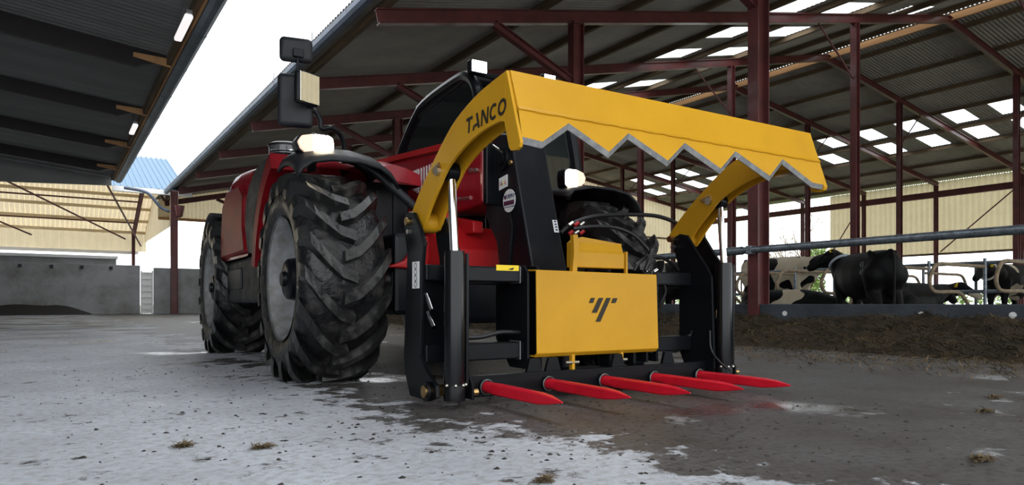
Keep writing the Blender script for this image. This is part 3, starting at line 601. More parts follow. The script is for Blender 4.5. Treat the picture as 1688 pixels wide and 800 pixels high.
def headlamp(px, py, Y, w, h, flip):
    c = at(px, py, Y=Y); s = -1 if flip else 1
    # lamp glass outline, widest at the lit side
    out = [(-0.5, 0.08), (-0.42, -0.22), (-0.25, -0.42), (0.05, -0.5), (0.36, -0.5), (0.47, -0.36), (0.5, 0.1), (0.46, 0.40), (0.34, 0.5), (-0.1, 0.5), (-0.38, 0.38)]
    P = [(c.x + s * a * w, c.z + b * h) for a, b in out]
    hs = part('headlamp', MB().prism([(c.x + (x - c.x) * 1.08, c.z + (z - c.z) * 1.1) for x, z in P], 1, Y, Y + 0.1), 'black', TL, bev=0.012)
    lit = [q for q in out if q[0] > -0.1] + [(-0.06, 0.5), (-0.06, -0.46)]
    lit = [(0.05, -0.48), (0.36, -0.48), (0.46, -0.36), (0.48, 0.1), (0.45, 0.38), (0.34, 0.47), (-0.06, 0.47), (-0.06, -0.44)]
    dim = [(-0.48, 0.08), (-0.41, -0.2), (-0.25, -0.4), (-0.06, -0.44), (-0.06, 0.47), (-0.1, 0.47), (-0.37, 0.36)]
    part('lamp_glass', MB().prism([(c.x + s * a * w, c.z + b * h) for a, b in lit], 1, Y - 0.018, Y + 0.01), 'lamp', hs, bev=0.008)
    part('indicator_glass', MB().prism([(c.x + s * a * w, c.z + b * h) for a, b in dim], 1, Y - 0.015, Y + 0.01), 'lamp_dim', hs, bev=0.008)
    part('lamp_bracket', MB().bar((c.x, Y + 0.06, c.z - h * 0.45), (c.x, Y + 0.1, c.z - h * 0.45 - 0.08), 0.05, 0.02), 'black', hs)
headlamp(520, 240, 4.25, 0.235, 0.145, False); headlamp(948, 295, 4.25, 0.20, 0.145, True)
# boom
boom = part('boom', MB().prism([(3.94, 1.16), (3.94, 1.57), (4.77, 1.64), (5.4, 1.70), (7.9, 1.90), (8.05, 1.48), (6.2, 1.33), (4.77, 1.195), (4.36, 1.145)], 0, 2.20, 2.62), 'red', TL, bev=0.02)
part('boom_top_rail', MB().prism([(4.05, 1.58), (5.4, 1.70), (7.6, 1.88), (7.6, 1.93), (5.4, 1.745), (4.05, 1.625)], 0, 2.18, 2.22), 'redworn', boom)
for i in range(8):
    y = 4.70 + i * 0.05; part('decal_stripe', MB().prism([(y, 1.27 + 0.02 * i), (y + 0.018 + 0.025 * (i > 4), 1.27 + 0.02 * i), (y + 0.018 + 0.025 * (i > 4), 1.56), (y, 1.555)], 0, 2.196, 2.202), 'white', boom)
for px, py in ((776, 281), (785, 281)):
    p = at(px, py, X=2.19); part('bolt', MB().cyl((2.18, p.y, p.z), (2.205, p.y, p.z), 0.018, 10), 'zinc', boom)
part('boom_collar', MB().box((2.21, 3.90, 1.15), (2.61, 3.95, 1.56)), 'black', TL, bev=0.01)
part('tilt_rod', MB().cyl(at(745, 330, X=2.2), at(776, 326, X=2.2), 0.014, 10), 'chrome', TL, smooth=True)
hd = part('boom_head', MB().prism([(3.44, 0.70), (3.66, 1.44), (3.70, 1.58), (3.90, 1.62), (4.02, 1.50), (4.0, 1.12), (3.86, 0.92), (3.74, 0.70)], 0, 2.27, 2.53), 'dirty_black', TL, bev=0.012)
part('side_cover', MB().prism([(3.70, 0.72), (3.66, 0.98), (3.70, 1.10), (3.98, 1.16), (3.98, 1.08), (3.84, 0.90), (3.80, 0.72)], 0, 2.255, 2.275), 'black2', hd)
for px, py, r in ((826, 263, 0.075), (826, 263, 0.045)):
    p = at(px, py, X=2.25); part('pivot_boss', MB().cyl((2.27, p.y, p.z), (2.245 - (0.012 if r < 0.05 else 0), p.y, p.z), r, 20), 'black', hd, smooth=True)
p = at(841, 268, X=2.26); part('pivot_bolt', MB().cyl((2.27, p.y, p.z), (2.255, p.y, p.z), 0.016, 10), 'brass', hd, smooth=True)
part('pin_bar', MB().cyl(at(813, 240, X=2.25), at(830, 252, X=2.25), 0.008, 8), 'zinc', hd)
# stickers on the boom head
def disc(c, r, ax, x0, x1, n=28): return MB().prism([(c[0] + r * math.cos(2 * math.pi * i / n), c[1] + r * math.sin(2 * math.pi * i / n)) for i in range(n)], ax, x0, x1)
p = at(839, 331, X=2.25)
stk = part('round_sticker', disc((p.y, p.z), 0.073, 0, 2.2535, 2.2495), 'white', hd)
part('sticker_band', MB().prism([(p.y - 0.062, p.z - 0.028), (p.y + 0.062, p.z - 0.028), (p.y + 0.062, p.z), (p.y - 0.062, p.z)], 0, 2.2495, 2.248), 'ink2', stk)
text('sticker_lettering', 'MURPHY', 0.035, (2.2485, p.y - 0.008, p.z + 0.026), (0, -1, 0), (0, 0, 1), 'inkblue', stk, 0.0006)
part('sticker_mark', MB().prism([(p.y + 0.052, p.z + 0.012), (p.y + 0.036, p.z + 0.012), (p.y + 0.030, p.z + 0.045)], 0, 2.2495, 2.248), 'inkred', stk)
text('sticker_lettering', 'TRACTOR & MACHINERY', 0.0125, (2.2485, p.y, p.z - 0.040), (0, -1, 0), (0, 0, 1), 'inkblue', stk)
p = at(829, 301, X=2.262)
sq = part('square_sticker', MB().prism([(p.y - 0.05, p.z - 0.032), (p.y + 0.05, p.z - 0.045), (p.y + 0.05, p.z + 0.032), (p.y - 0.05, p.z + 0.045)], 0, 2.262, 2.268), 'white', hd)
for i, cc in enumerate(('inkred', 'ystick', 'ink', 'inkred')): part('sticker_symbol', MB().prism([(p.y - 0.036 + 0.02 * i, p.z - 0.015), (p.y - 0.026 + 0.02 * i, p.z - 0.018), (p.y - 0.022 + 0.02 * i, p.z + 0.015)], 0, 2.2605, 2.262), cc, sq)
def headface(z): return 3.44 + (z - 0.70) * 0.22 / 0.74
p = at(917, 373, Y=headface(0.95)); z0, z1 = p.z - 0.04, p.z + 0.04
st2 = part('head_sticker', MB().add([(p.x - 0.018, headface(z0) - 0.003, z0), (p.x + 0.018, headface(z0) - 0.003, z0), (p.x + 0.018, headface(z1) - 0.003, z1), (p.x - 0.018, headface(z1) - 0.003, z1)], [(0, 1, 2, 3)]), 'white', hd, solid=0.002)
for i in range(4):
    z = z0 + 0.012 + 0.018 * i; part('sticker_symbol', MB().add([(p.x - 0.01, headface(z) - 0.006, z), (p.x + 0.01, headface(z) - 0.006, z), (p.x + 0.006, headface(z) - 0.006, z + 0.01), (p.x - 0.006, headface(z) - 0.006, z + 0.01)], [(0, 1, 2, 3)]), 'inkblue', st2)
for i in range(3):
    y = 3.62 + 0.03 * i; part('head_hose', MB().tube(catmull([(2.58 + 0.03 * i, y, 0.74), (2.57 + 0.035 * i, y + 0.05, 1.0), (2.56 + 0.03 * i, y + 0.12, 1.35), (2.55 + 0.02 * i, y + 0.2, 1.6)], 5), 0.016, 8), 'hose', hd, smooth=True)
# cab
CXL, CXR = 2.80, 3.72
prof = [(6.95, 1.30), (6.92, 1.70), (6.78, 2.05), (6.35, 2.38), (6.05, 2.47), (5.45, 2.50), (5.25, 2.47), (5.12, 2.36), (5.04, 2.15), (4.92, 1.70), (4.86, 1.2), (4.86, 0.9)]
for x, nm in ((CXL, 'cab_frame'), (CXR, 'cab_frame')):
    part(nm, MB().tube(catmull([(x, y, z) for y, z in prof], 4), 0.05, 8), 'black', TL, smooth=True)
def pane(name, pts, m='glass', th=0.008):
    return part(name, MB().add(pts, [tuple(range(len(pts)))]), m, TL, solid=th)
pane('side_window', [(CXL, y, z) for y, z in prof])
pane('side_window', [(CXR, y, z) for y, z in prof[::-1]])
pane('windscreen', [(CXL, 4.86, 1.0), (CXR, 4.86, 1.0), (CXR, 4.95, 1.8), (CXR, 5.06, 2.2), (CXR, 5.13, 2.36), (CXL, 5.13, 2.36), (CXL, 5.06, 2.2), (CXL, 4.95, 1.8)])
part('cab_roof', MB().prism([(5.15, 2.42), (5.25, 2.53), (6.1, 2.53), (6.5, 2.40), (6.4, 2.34), (5.3, 2.44)], 0, CXL - 0.02, CXR + 0.02), 'black', TL, bev=0.02)
part('roof_bar', MB().cyl((CXL, 5.06, 2.44), (CXR, 5.06, 2.44), 0.025, 8), 'black', TL)
part('roof_guard_bar', MB().cyl((3.0, 5.02, 2.44), (3.0, 5.25, 2.5), 0.012, 8), 'black', TL)
part('cab_body', MB().box((CXL, 4.86, 0.6), (CXR, 6.95, 1.25)), 'black2', TL, bev=0.03)
part('cab_rear_panel', MB().box((CXL + 0.05, 6.86, 1.2), (CXR - 0.05, 6.94, 1.75)), 'black2', TL)
part('seat', MB().prism([(5.95, 1.28), (6.0, 1.45), (6.4, 1.45), (6.5, 2.1), (6.62, 2.1), (6.6, 1.28)], 0, 3.05, 3.5), 'black2', TL, bev=0.05)
part('steering_wheel', MB().lathe([(1.73, 0.18), (1.745, 0.195), (1.76, 0.18), (1.745, 0.165)], (3.26, 5.5, 0), 2, 24, closed=True), 'black', TL, smooth=True)
part('steering_column', MB().cyl((3.26, 5.5, 1.74), (3.26, 5.3, 1.2), 0.03, 8), 'black', TL)
for px, py in ((690, 178), (713, 162)):
    p = at(px, py, X=CXL - 0.005); part('window_sticker', MB().prism([(p.y - 0.05, p.z - 0.035), (p.y + 0.05, p.z - 0.03), (p.y + 0.05, p.z + 0.03), (p.y - 0.05, p.z + 0.035)], 0, CXL - 0.012, CXL - 0.006), 'white', TL)
rbox(at(683, 206, X=2.9), 0.09, 0.10, 0.05, 'inside_mirror', 'steel', 0.015)
part('inside_mirror_rod', MB().cyl(at(682, 215, X=2.9), at(676, 250, X=2.9), 0.012, 6), 'black', TL)
for px, py, w, h in ((790, 110, 0.135, 0.09), (906, 129, 0.11, 0.05)):
    c = at(px, py, Y=5.0); wlt = part('work_light', MB().box((c.x - w / 2 - 0.012, 5.0, c.z - h / 2 - 0.01), (c.x + w / 2 + 0.012, 5.07, c.z + h / 2 + 0.01)), 'black', TL, bev=0.008)
    part('led_panel', MB().box((c.x - w / 2, 4.99, c.z - h / 2), (c.x + w / 2, 5.002, c.z + h / 2)), 'led', wlt)
    part('light_bracket', MB().bar((c.x, 5.06, c.z - h / 2), (c.x, 5.15, 2.46), 0.04, 0.02), 'black', wlt)

# ================================================================== SHEAR GRAB
GR = root('shear_grab', (2.38, 3.05, 0), 'yellow and black shear grab with toothed blade and red tines on the ground', 'shear grab', machine=True)
plate = [(3.225, 0.965), (3.27, 0.955), (3.295, 0.925), (3.28, 0.86), (3.245, 0.75), (3.29, 0.24), (3.275, 0.14), (3.21, 0.03), (2.98, 0.03), (2.90, 0.055), (2.905, 0.112), (3.03, 0.185), (3.09, 0.25), (3.065, 0.68), (3.045, 0.78), (3.09, 0.87), (3.17, 0.955)]
plate2 = [(3.165, 0.945), (3.21, 0.93), (3.225, 0.885), (3.20, 0.80), (3.17, 0.72), (3.17, 0.20), (3.12, 0.10), (2.92, 0.06), (2.88, 0.10), (2.90, 0.66), (2.95, 0.735), (3.02, 0.82), (3.10, 0.93)]
part('side_plate', MB().prism(plate, 0, 1.375, 1.395), 'black', GR, bev=0.004)
part('side_plate', MB().prism(plate2, 0, 1.52, 1.54), 'black', GR, bev=0.004)
part('side_plate', MB().prism(plate2, 0, 3.22, 3.24), 'black', GR, bev=0.004)
part('side_plate', MB().prism(plate2, 0, 3.37, 3.39), 'black', GR, bev=0.004)
part('side_web', MB().box((1.395, 3.12, 0.2), (1.52, 3.15, 0.62)), 'black', GR)
part('side_web', MB().box((3.24, 3.10, 0.2), (3.37, 3.14, 0.62)), 'black', GR)
# lifting arms
outer = [(3.275, 0.93), (3.257, 0.965), (3.14, 1.073), (2.982, 1.194), (2.808, 1.308), (2.649, 1.369), (2.504, 1.402), (2.318, 1.425)]
inner = [(2.335, 1.225), (2.346, 1.232), (2.413, 1.234), (2.527, 1.226), (2.649, 1.201), (2.754, 1.167), (2.852, 1.12), (2.93, 1.055), (3.03, 0.965), (3.10, 0.885), (3.14, 0.86), (3.22, 0.87)]
tip = [(2.215, 1.12), (2.222, 1.103), (2.245, 1.095), (2.285, 1.10), (2.30, 1.115)]
def strip_plate(x0, x1, withtip):
    o = MB(); up = catmull([Vector((y, z, 0)) for y, z in outer], 3); lo = catmull([Vector((y, z, 0)) for y, z in inner[::-1]], 3)
    n = 30
    def res(P):
        L = [0]
        for i in range(1, len(P)): L.append(L[-1] + (P[i] - P[i - 1]).length)
        out = []
        for i in range(n + 1):
            t = L[-1] * i / n; j = max(k for k in range(len(L)) if L[k] <= t + 1e-9); j = min(j, len(P) - 2)
            s_ = (t - L[j]) / max(L[j + 1] - L[j], 1e-9); out.append(P[j].lerp(P[j + 1], s_))
        return out
    U, Lw = res(up), res(lo); v = []
    for x in (x0, x1): v += [(x, p.x, p.y) for p in U] + [(x, p.x, p.y) for p in Lw]
    k = n + 1; f = []
    for i in range(n):
        f += [(i, i + 1, k + i + 1, k + i), (2 * k + i + 1, 2 * k + i, 3 * k + i, 3 * k + i + 1), (i + 1, i, 2 * k + i, 2 * k + i + 1), (k + i, k + i + 1, 3 * k + i + 1, 3 * k + i)]
    f += [(0, k, 3 * k, 2 * k), (n, 2 * k + n, 3 * k + n, k + n)]
    o.add(v, f)
    if withtip: o.prism([(2.318, 1.425)] + tip + [(2.335, 1.225)], 0, x0, x1)
    return o
for xa, xb, tips in ((1.405, 1.42, (True, False)), (3.235, 3.25, (False, True))):
    A = part('lift_arm', strip_plate(xa, xb, tips[0]), 'yellow', GR, bev=0.002)
    part('inner_arm_plate', strip_plate(xa + 0.085, xb + 0.085, tips[1]), 'yellow', A, bev=0.002)
    o = MB(); up = catmull([Vector((y, z, 0)) for y, z in outer], 3); n = len(up)
    o.grid([[(xa + 0.002, p.x, p.y - 0.003) for p in up], [(xb + 0.083, p.x, p.y - 0.003) for p in up]])
    part('arm_top_web', o, 'yellow', A, solid=0.008)
    part('arm_foot', MB().cyl((xa + 0.01, 3.17, 0.905), (xb + 0.075, 3.17, 0.905), 0.05, 18), 'yellow', A, smooth=True)
    part('hinge_pin', MB().cyl((xa - 0.045, 3.23, 0.915), (xb + 0.14, 3.23, 0.915), 0.020, 14), 'brass', GR, smooth=True)
    part('pin_bolt', MB().cyl((xa - 0.05, 3.20, 0.86), (xa - 0.02, 3.20, 0.86), 0.013, 8), 'zinc', GR, smooth=True)
    part('rod_pin', MB().cyl((xa - 0.02, 2.93, 1.125), (xb + 0.105, 2.93, 1.125), 0.022, 14), 'zinc', GR, smooth=True)
    part('pin_lock', MB().prism([(2.90, 1.13), (2.98, 1.12), (3.0, 1.145), (2.92, 1.165)], 0, xa - 0.012, xa - 0.002), 'brass', GR, bev=0.003)
# lettering on the arm, drawn in the plane of the arm face (y, z)
def letters():
    o = []; t = 0.2
    def ring(a0, a1, n=20):
        P = [(0.5 + 0.5 * math.cos(math.radians(a0 + (a1 - a0) * i / n)), 0.5 + 0.5 * math.sin(math.radians(a0 + (a1 - a0) * i / n))) for i in range(n + 1)]
        Q = [(0.5 + 0.30 * math.cos(math.radians(a0 + (a1 - a0) * i / n)), 0.5 + 0.30 * math.sin(math.radians(a0 + (a1 - a0) * i / n))) for i in range(n + 1)]
        return [[P[i], P[i + 1], Q[i + 1], Q[i]] for i in range(n)]
    o.append((0.0, [[(0, 0.8), (0.85, 0.8), (0.85, 1), (0, 1)], [(0.32, 0), (0.53, 0), (0.53, 0.8), (0.32, 0.8)]]))
    o.append((0.95, [[(0.36, 1), (0.62, 1), (1.0, 0), (0.76, 0)], [(0.0, 0), (0.22, 0), (0.34, 0.32), (0.12, 0.32)], [(0.34, 0.18), (0.70, 0.18), (0.64, 0.36), (0.34, 0.36)]]))
    o.append((2.08, [[(0, 0), (0.2, 0), (0.2, 1), (0, 1)], [(0.0, 1), (0.24, 1), (0.95, 0), (0.71, 0)], [(0.75, 0), (0.95, 0), (0.95, 1), (0.75, 1)]]))
    o.append((3.18, ring(48, 312))); o.append((4.22, ring(0, 360, 28)))
    return o
pa, pb = at(768, 222, X=1.404), at(834, 187, X=1.404); hh = 0.060
names = letters(); Wd = 5.22
dirv = (pb - pa) / Wd
LET = MB()
for off, polys in names:
    lm = MB()
    for poly in polys:
        v = []
        for (u, w) in poly:
            q = pa + dirv * (off + u); v.append((1.403, q.y - 0.12 * w * hh, q.z + w * hh * 1.12))
        lm.add(v, [tuple(range(4))[::-1]])
    part('letter', lm, 'ink', A if False else bpy.data.objects['lift_arm'], solid=0.001)
# toothed blade
notch = [(1.659, 1.208), (1.98, 1.210), (2.319, 1.210), (2.662, 1.212), (3.019, 1.213)]; tipx = [1.514, 1.852, 2.19, 2.531, 2.886]
def yb(z): return 2.318 - (1.425 - z) * 0.36 if z > 1.262 else 2.2595 - (1.262 - z) * 0.20
edge = [(1.42, 1.118)]
for i in range(5): edge += [(tipx[i], 1.110), notch[i]]
edge += [(3.23, 1.108), (3.335, 1.105)]
top = part('blade_beam', MB().add([(1.42, 2.318, 1.425), (3.335, 2.318, 1.425), (3.335, yb(1.27), 1.27), (1.42, yb(1.27), 1.27), (3.335, 2.25, 1.255), (1.42, 2.25, 1.255)], [(3, 2, 1, 0), (5, 4, 2, 3)]), 'yellow', GR, solid=0.012)
part('beam_back', MB().add([(1.42, 2.318, 1.425), (3.335, 2.318, 1.425), (3.335, 2.40, 1.30), (1.42, 2.40, 1.30), (3.335, 2.30, 1.25), (1.42, 2.30, 1.25)], [(0, 1, 2, 3), (3, 2, 4, 5)]), 'yellow', GR, solid=0.012)
# blade: flat yellow part above, ground steel bevel along the zigzag
Bl = MB(); Bv = MB(); Zt = 1.256
def yf(z): return 2.252 - (Zt - z) * 0.24
def up_edge(P, d):   # the zigzag moved up by d perpendicular-ish
    return [(x, z + d) for x, z in P]
ue = up_edge(edge, 0.026)
v = []; f = []
for i, (x, z) in enumerate(ue): v += [(x, yf(Zt), Zt), (x, yf(z), z), (x, yf(Zt) + 0.016, Zt), (x, yf(z) + 0.016, z)]
for i in range(len(ue) - 1): a = 4 * i; b = a + 4; f += [(a, a + 1, b + 1, b), (a + 2, b + 2, b + 3, a + 3), (a, b, b + 2, a + 2)]
part('blade', Bl.add(v, f), 'yellow', GR)
v = []; f = []
for i, (x, z) in enumerate(edge): v += [(x, yf(z + 0.026), z + 0.026), (x, yf(z) + 0.012, z), (x, yf(z) + 0.016, z), (x, yf(z + 0.026) + 0.016, z + 0.026)]
for i in range(len(edge) - 1): a = 4 * i; b = a + 4; f += [(a, a + 1, b + 1, b), (a + 1, a + 2, b + 2, b + 1), (a + 2, a + 3, b + 3, b + 2)]
part('cutting_edge', Bv.add(v, f), 'steel', GR)
for i in range(13):
    x = 1.50 + i * 0.142; part('weld_seam', MB().tube([(x, 2.2485, 1.257), (x + 0.045, 2.2485, 1.2565), (x + 0.09, 2.2485, 1.257)], 0.003, 6), 'yellow', GR, smooth=True)
part('end_cheek', MB().prism([(2.318, 1.43)] + tip + [(2.40, 1.24), (2.42, 1.30)], 0, 3.335, 3.349), 'yellow', GR, bev=0.002)
# rams
for x, y in ((1.462, 2.885), (3.295, 2.87)):
    rm = part('ram_barrel', MB().lathe([(0.10, 0.0), (0.10, 0.05), (0.72, 0.05), (0.745, 0.048), (0.748, 0.025)], (x, y, 0), 2, 28), 'gloss_black', GR, smooth=True)
    part('ram_rod', MB().cyl((x, y, 0.74), (x, y + 0.03, 1.09), 0.021, 18), 'chrome', rm, smooth=True)
    part('rod_eye', MB().cyl((x - 0.03, y + 0.035, 1.125), (x + 0.03, y + 0.035, 1.125), 0.045, 18), 'black', rm, smooth=True)
    part('ram_foot', MB().lathe([(0.04, 0.0), (0.04, 0.052), (0.11, 0.052), (0.115, 0.05)], (x, y, 0), 2, 24), 'black', rm, smooth=True)
    for dx, dy in ((0.045, -0.03), (-0.02, -0.052), (0.02, -0.052), (-0.05, -0.02)):
        part('foot_bolt', MB().ball((x + dx, y + dy, 0.115), 0.009, 8, 5), 'zinc', rm, smooth=True)
    part('guard_pipe', MB().cyl((x + 0.057, y - 0.02, 0.12), (x + 0.057, y - 0.02, 0.735), 0.009, 8), 'black', rm, smooth=True)
    part('foot_pin', MB().cyl((x - 0.115, 2.985, 0.078), (x + 0.13, 2.985, 0.078), 0.03, 16), 'brass', GR, smooth=True)
    part('pin_collar', MB().cyl((x - 0.108, 2.985, 0.078), (x - 0.095, 2.985, 0.078), 0.048, 18), 'black', GR, smooth=True)
    part('foot_lug', MB().prism([(2.85, 0.04), (2.85, 0.11), (2.90, 0.17), (2.96, 0.17), (3.0, 0.04)], 0, x + 0.075, x + 0.09), 'black', GR, bev=0.003)
    part('lug_bolt', MB().cyl((x + 0.085, 2.86, 0.075), (x + 0.11, 2.86, 0.075), 0.016, 10), 'brass', GR)
# frame tubes
for x0, x1 in ((1.395, 1.99), (2.83, 3.22)):
    part('upper_tube', MB().box((x0, 3.06, 0.61), (x1, 3.15, 0.69)), 'black', GR, bev=0.008)
    part('lower_tube', MB().box((x0, 3.06, 0.205), (x1, 3.15, 0.295)), 'black', GR, bev=0.008)
part('back_tube', MB().box((1.45, 3.2, 0.60), (3.3, 3.27, 0.66)), 'black', GR, bev=0.006)
for x in (1.96, 2.04, 2.80, 2.88):
    part('headstock_plate', MB().prism([(3.02, 0.15), (3.02, 0.66), (3.06, 0.70), (3.35, 0.72), (3.35, 0.30), (3.2, 0.15)], 0, x, x + 0.016), 'black', GR, bev=0.003)
part('headstock_cross', MB().box((1.96, 3.22, 0.56), (2.9, 3.32, 0.68)), 'black', GR, bev=0.006)
part('headstock_cross', MB().box((1.96, 3.2, 0.22), (2.9, 3.3, 0.32)), 'black', GR, bev=0.006)
for x in (1.935, 2.875):
    for z0, z1 in ((0.60, 0.70), (0.195, 0.305)):
        part('tube_weld', MB().box((x, 3.052, z0 + 0.005), (x + 0.006, 3.16, z1 - 0.005)), 'steel', GR, bev=0.004)
# tine bar
part('tine_bar', MB().box((1.48, 2.95, 0.035), (3.30, 3.04, 0.135)), 'black', GR, bev=0.006)
part('bar_lip', MB().box((1.50, 2.945, 0.130), (3.25, 2.965, 0.142)), 'black', GR)
for x in (1.98, 2.94, 2.10, 2.55):
    part('bar_gusset', MB().prism([(x - 0.05, 0.135), (x + 0.05, 0.135), (x + 0.028, 0.21), (x - 0.028, 0.21)], 1, 2.98, 3.0), 'black', GR)
for i in range(5):
    x = 1.666 + i * 0.372 - 0.0; z = 0.085 - 0.006 * i
    o = MB()
    secs = [(2.945, 0.029, 0.029, 12), (2.86, 0.029, 0.029, 12), (2.83, 0.026, 0.027, 0), (2.47, 0.022, 0.026, 0), (2.39, 0.017, 0.019, 0), (2.30, 0.003, 0.003, 0)]
    rings = []
    for y, rx, rz, rd in secs:
        rings.append([(x + rx * (math.cos(a) if rd else max(-1, min(1, 1.35 * math.cos(a)))), y, z + rz * (math.sin(a) if rd else max(-1, min(1, 1.35 * math.sin(a)))) - (0.0 if y > 2.4 else -0.002)) for a in [2 * math.pi * j / 16 + math.pi / 16 for j in range(16)]])
    v = [p for r_ in rings for p in r_]; f = [tuple(range(16)), tuple(range(80, 96))[::-1]] + [(k * 16 + (j + 1) % 16, k * 16 + j, (k + 1) * 16 + j, (k + 1) * 16 + (j + 1) % 16) for k in range(5) for j in range(16)]
    tn = part('tine', o.add(v, f), 'tine', GR, smooth=True, angle=30)
    part('tine_collar', MB().cyl((x, 2.955, z), (x, 2.932, z), 0.040, 20), 'black', tn, smooth=True)
    part('collar_weld', MB().lathe([(2.935, 0.036), (2.930, 0.040), (2.925, 0.036), (2.930, 0.032)], (x, 0, z), 1, 20, closed=True), 'steel', tn, smooth=True)
# front plate with emblem
Yp = 2.985
fp = part('front_plate', MB().add([(1.99, Yp, 0.672), (2.845, Yp, 0.665), (2.86, Yp, 0.235), (1.995, Yp, 0.236), (2.86, Yp + 0.02, 0.218), (1.995, Yp + 0.02, 0.218), (2.86, Yp + 0.10, 0.216), (1.995, Yp + 0.1, 0.216), (1.99, Yp + 0.1, 0.676), (2.845, Yp + 0.1, 0.669)], [(3, 2, 1, 0), (5, 4, 2, 3), (7, 6, 4, 5), (0, 1, 9, 8)]), 'yellow', GR, solid=0.010, bev=0.003)
EM = [[(382, 293), (398, 258), (424, 258), (411, 293)], [(403, 361), (452, 258), (483, 258), (437, 361)], [(430, 423), (505, 258), (534, 258), (462, 423)], [(538, 293), (551, 260), (581, 260), (567, 293)]]
for poly in EM:
    v = []
    for px, py in poly: p = at(880 + px / 4.209, 430 + py / 4.209, Y=Yp - 0.008); v.append(tuple(p))
    part('emblem_bar', MB().add(v, [(0, 1, 2, 3)]), 'ink', fp, solid=0.002)
for px in (944, 1024):
    p = at(px, 596, Y=3.0); tb = part('plate_tab', MB().box((p.x - 0.01, 2.99, 0.13), (p.x + 0.01, 3.02, 0.22)), 'yellow', fp, bev=0.004)
    part('tab_bolt', MB().cyl((p.x - 0.05, 3.0, 0.175), (p.x + 0.04, 3.0, 0.175), 0.011, 8), 'zinc', fp)
for px in (930, 1003, 1045): 
    p = at(px, 600, Y=3.15); part('headstock_foot', MB().box((p.x - 0.05, 3.1, 0.12), (p.x + 0.05, 3.2, 0.23)), 'black', GR, bev=0.02)
a = at(945, 445, Y=3.1); b = at(1030, 397, Y=3.1)
vb = part('valve_box', MB().prism([(3.05, 0.70), (3.05, 0.785), (3.065, 0.80), (3.08, 0.845), (3.13, 0.845), (3.13, 0.70)], 0, 2.295, 2.66), 'yellow', GR, bev=0.006)
part('box_bracket', MB().prism([(2.262, 0.66), (2.295, 0.66), (2.30, 0.74), (2.31, 0.82), (2.30, 0.88), (2.27, 0.88), (2.275, 0.78)], 1, 3.03, 3.06), 'yellow', vb)
part('box_top', MB().prism([(2.295, 0.84), (2.32, 0.865), (2.34, 0.86), (2.37, 0.875), (2.66, 0.848), (2.66, 0.84)], 1, 3.08, 3.12), 'yellow', vb)
part('box_foot', MB().box((2.66, 3.04, 0.66), (2.672, 3.06, 0.80)), 'yellow', vb)
# hoses and couplings
def hose(pts, r, name='hydraulic_hose'): return part(name, MB().tube(catmull(pts, 7), r, 10), 'hose', GR, smooth=True)
H1 = hose([at(925, 384, Y=3.4), at(945, 368, Y=3.38), at(985, 356, Y=3.36), at(1040, 354, Y=3.34), at(1085, 357, Y=3.3), at(1118, 370, Y=3.25), at(1137, 388, Y=3.2)], 0.013)
hose([at(945, 378, Y=3.3), at(975, 374, Y=3.28), at(1010, 375, Y=3.25), at(1040, 385, Y=3.2), at(1060, 402, Y=3.16), at(1074, 425, Y=3.14), at(1060, 448, Y=3.13)], 0.012)
hose([at(1045, 447, Y=3.12), at(1052, 435, Y=3.12), at(1070, 424, Y=3.14), at(1095, 427, Y=3.16), at(1112, 440, Y=3.18), at(1122, 455, Y=3.2)], 0.011)
hose([at(1078, 456, Y=3.1), at(1090, 462, Y=3.08), at(1097, 480, Y=3.08), at(1090, 497, Y=3.1), at(1080, 505, Y=3.13)], 0.010)
hose([at(1063, 446, Y=3.1), at(1070, 428, Y=3.1), at(1077, 412, Y=3.12)], 0.012)
h = hose([at(757, 556, Y=3.12), at(790, 556, Y=3.1), at(825, 548, Y=3.1), at(856, 548, Y=3.1)], 0.013)
hose([at(1088, 558, Y=3.1), at(1110, 562, Y=3.1), at(1135, 555, Y=3.08), at(1142, 545, Y=3.06)], 0.012)
hose([at(1090, 572, Y=3.1), at(1112, 580, Y=3.1), at(1140, 566, Y=3.08)], 0.008)
hose([at(1170, 545, X=3.21), at(1172, 575, X=3.21), at(1185, 595, X=3.22), at(1205, 612, X=3.25)], 0.007)
for (p, q) in ((at(703, 485, X=1.405), at(712, 512, X=1.405)), (at(705, 515, X=1.405), at(716, 540, X=1.405)), (at(1183, 505, X=3.26), at(1182, 525, X=3.26)), (at(1182, 528, X=3.26), at(1186, 542, X=3.26))):
    cpl = part('coupling', MB().tube([p, p.lerp(q, 0.3), p.lerp(q, 0.31), q], [0.009, 0.009, 0.013, 0.013], 10), 'chrome', GR, smooth=True)
for px, py, y in ((1078, 448, 3.12), (1088, 462, 3.1), (1065, 450, 3.1)):
    p = at(px, py, Y=y); part('hose_fitting', MB().cyl(p + Vector((-0.02, 0, -0.01)), p + Vector((0.025, 0, 0.012)), 0.012, 10), 'chrome', GR, smooth=True)
for i in range(6):
    p = at(938 + (i % 3) * 9, 372 + (i // 3) * 14, Y=3.36); part('hose_union', MB().cyl(p, p + Vector((0.03, 0, 0.02)), 0.011, 8), 'redworn' if i % 2 else 'zinc', GR, smooth=True)
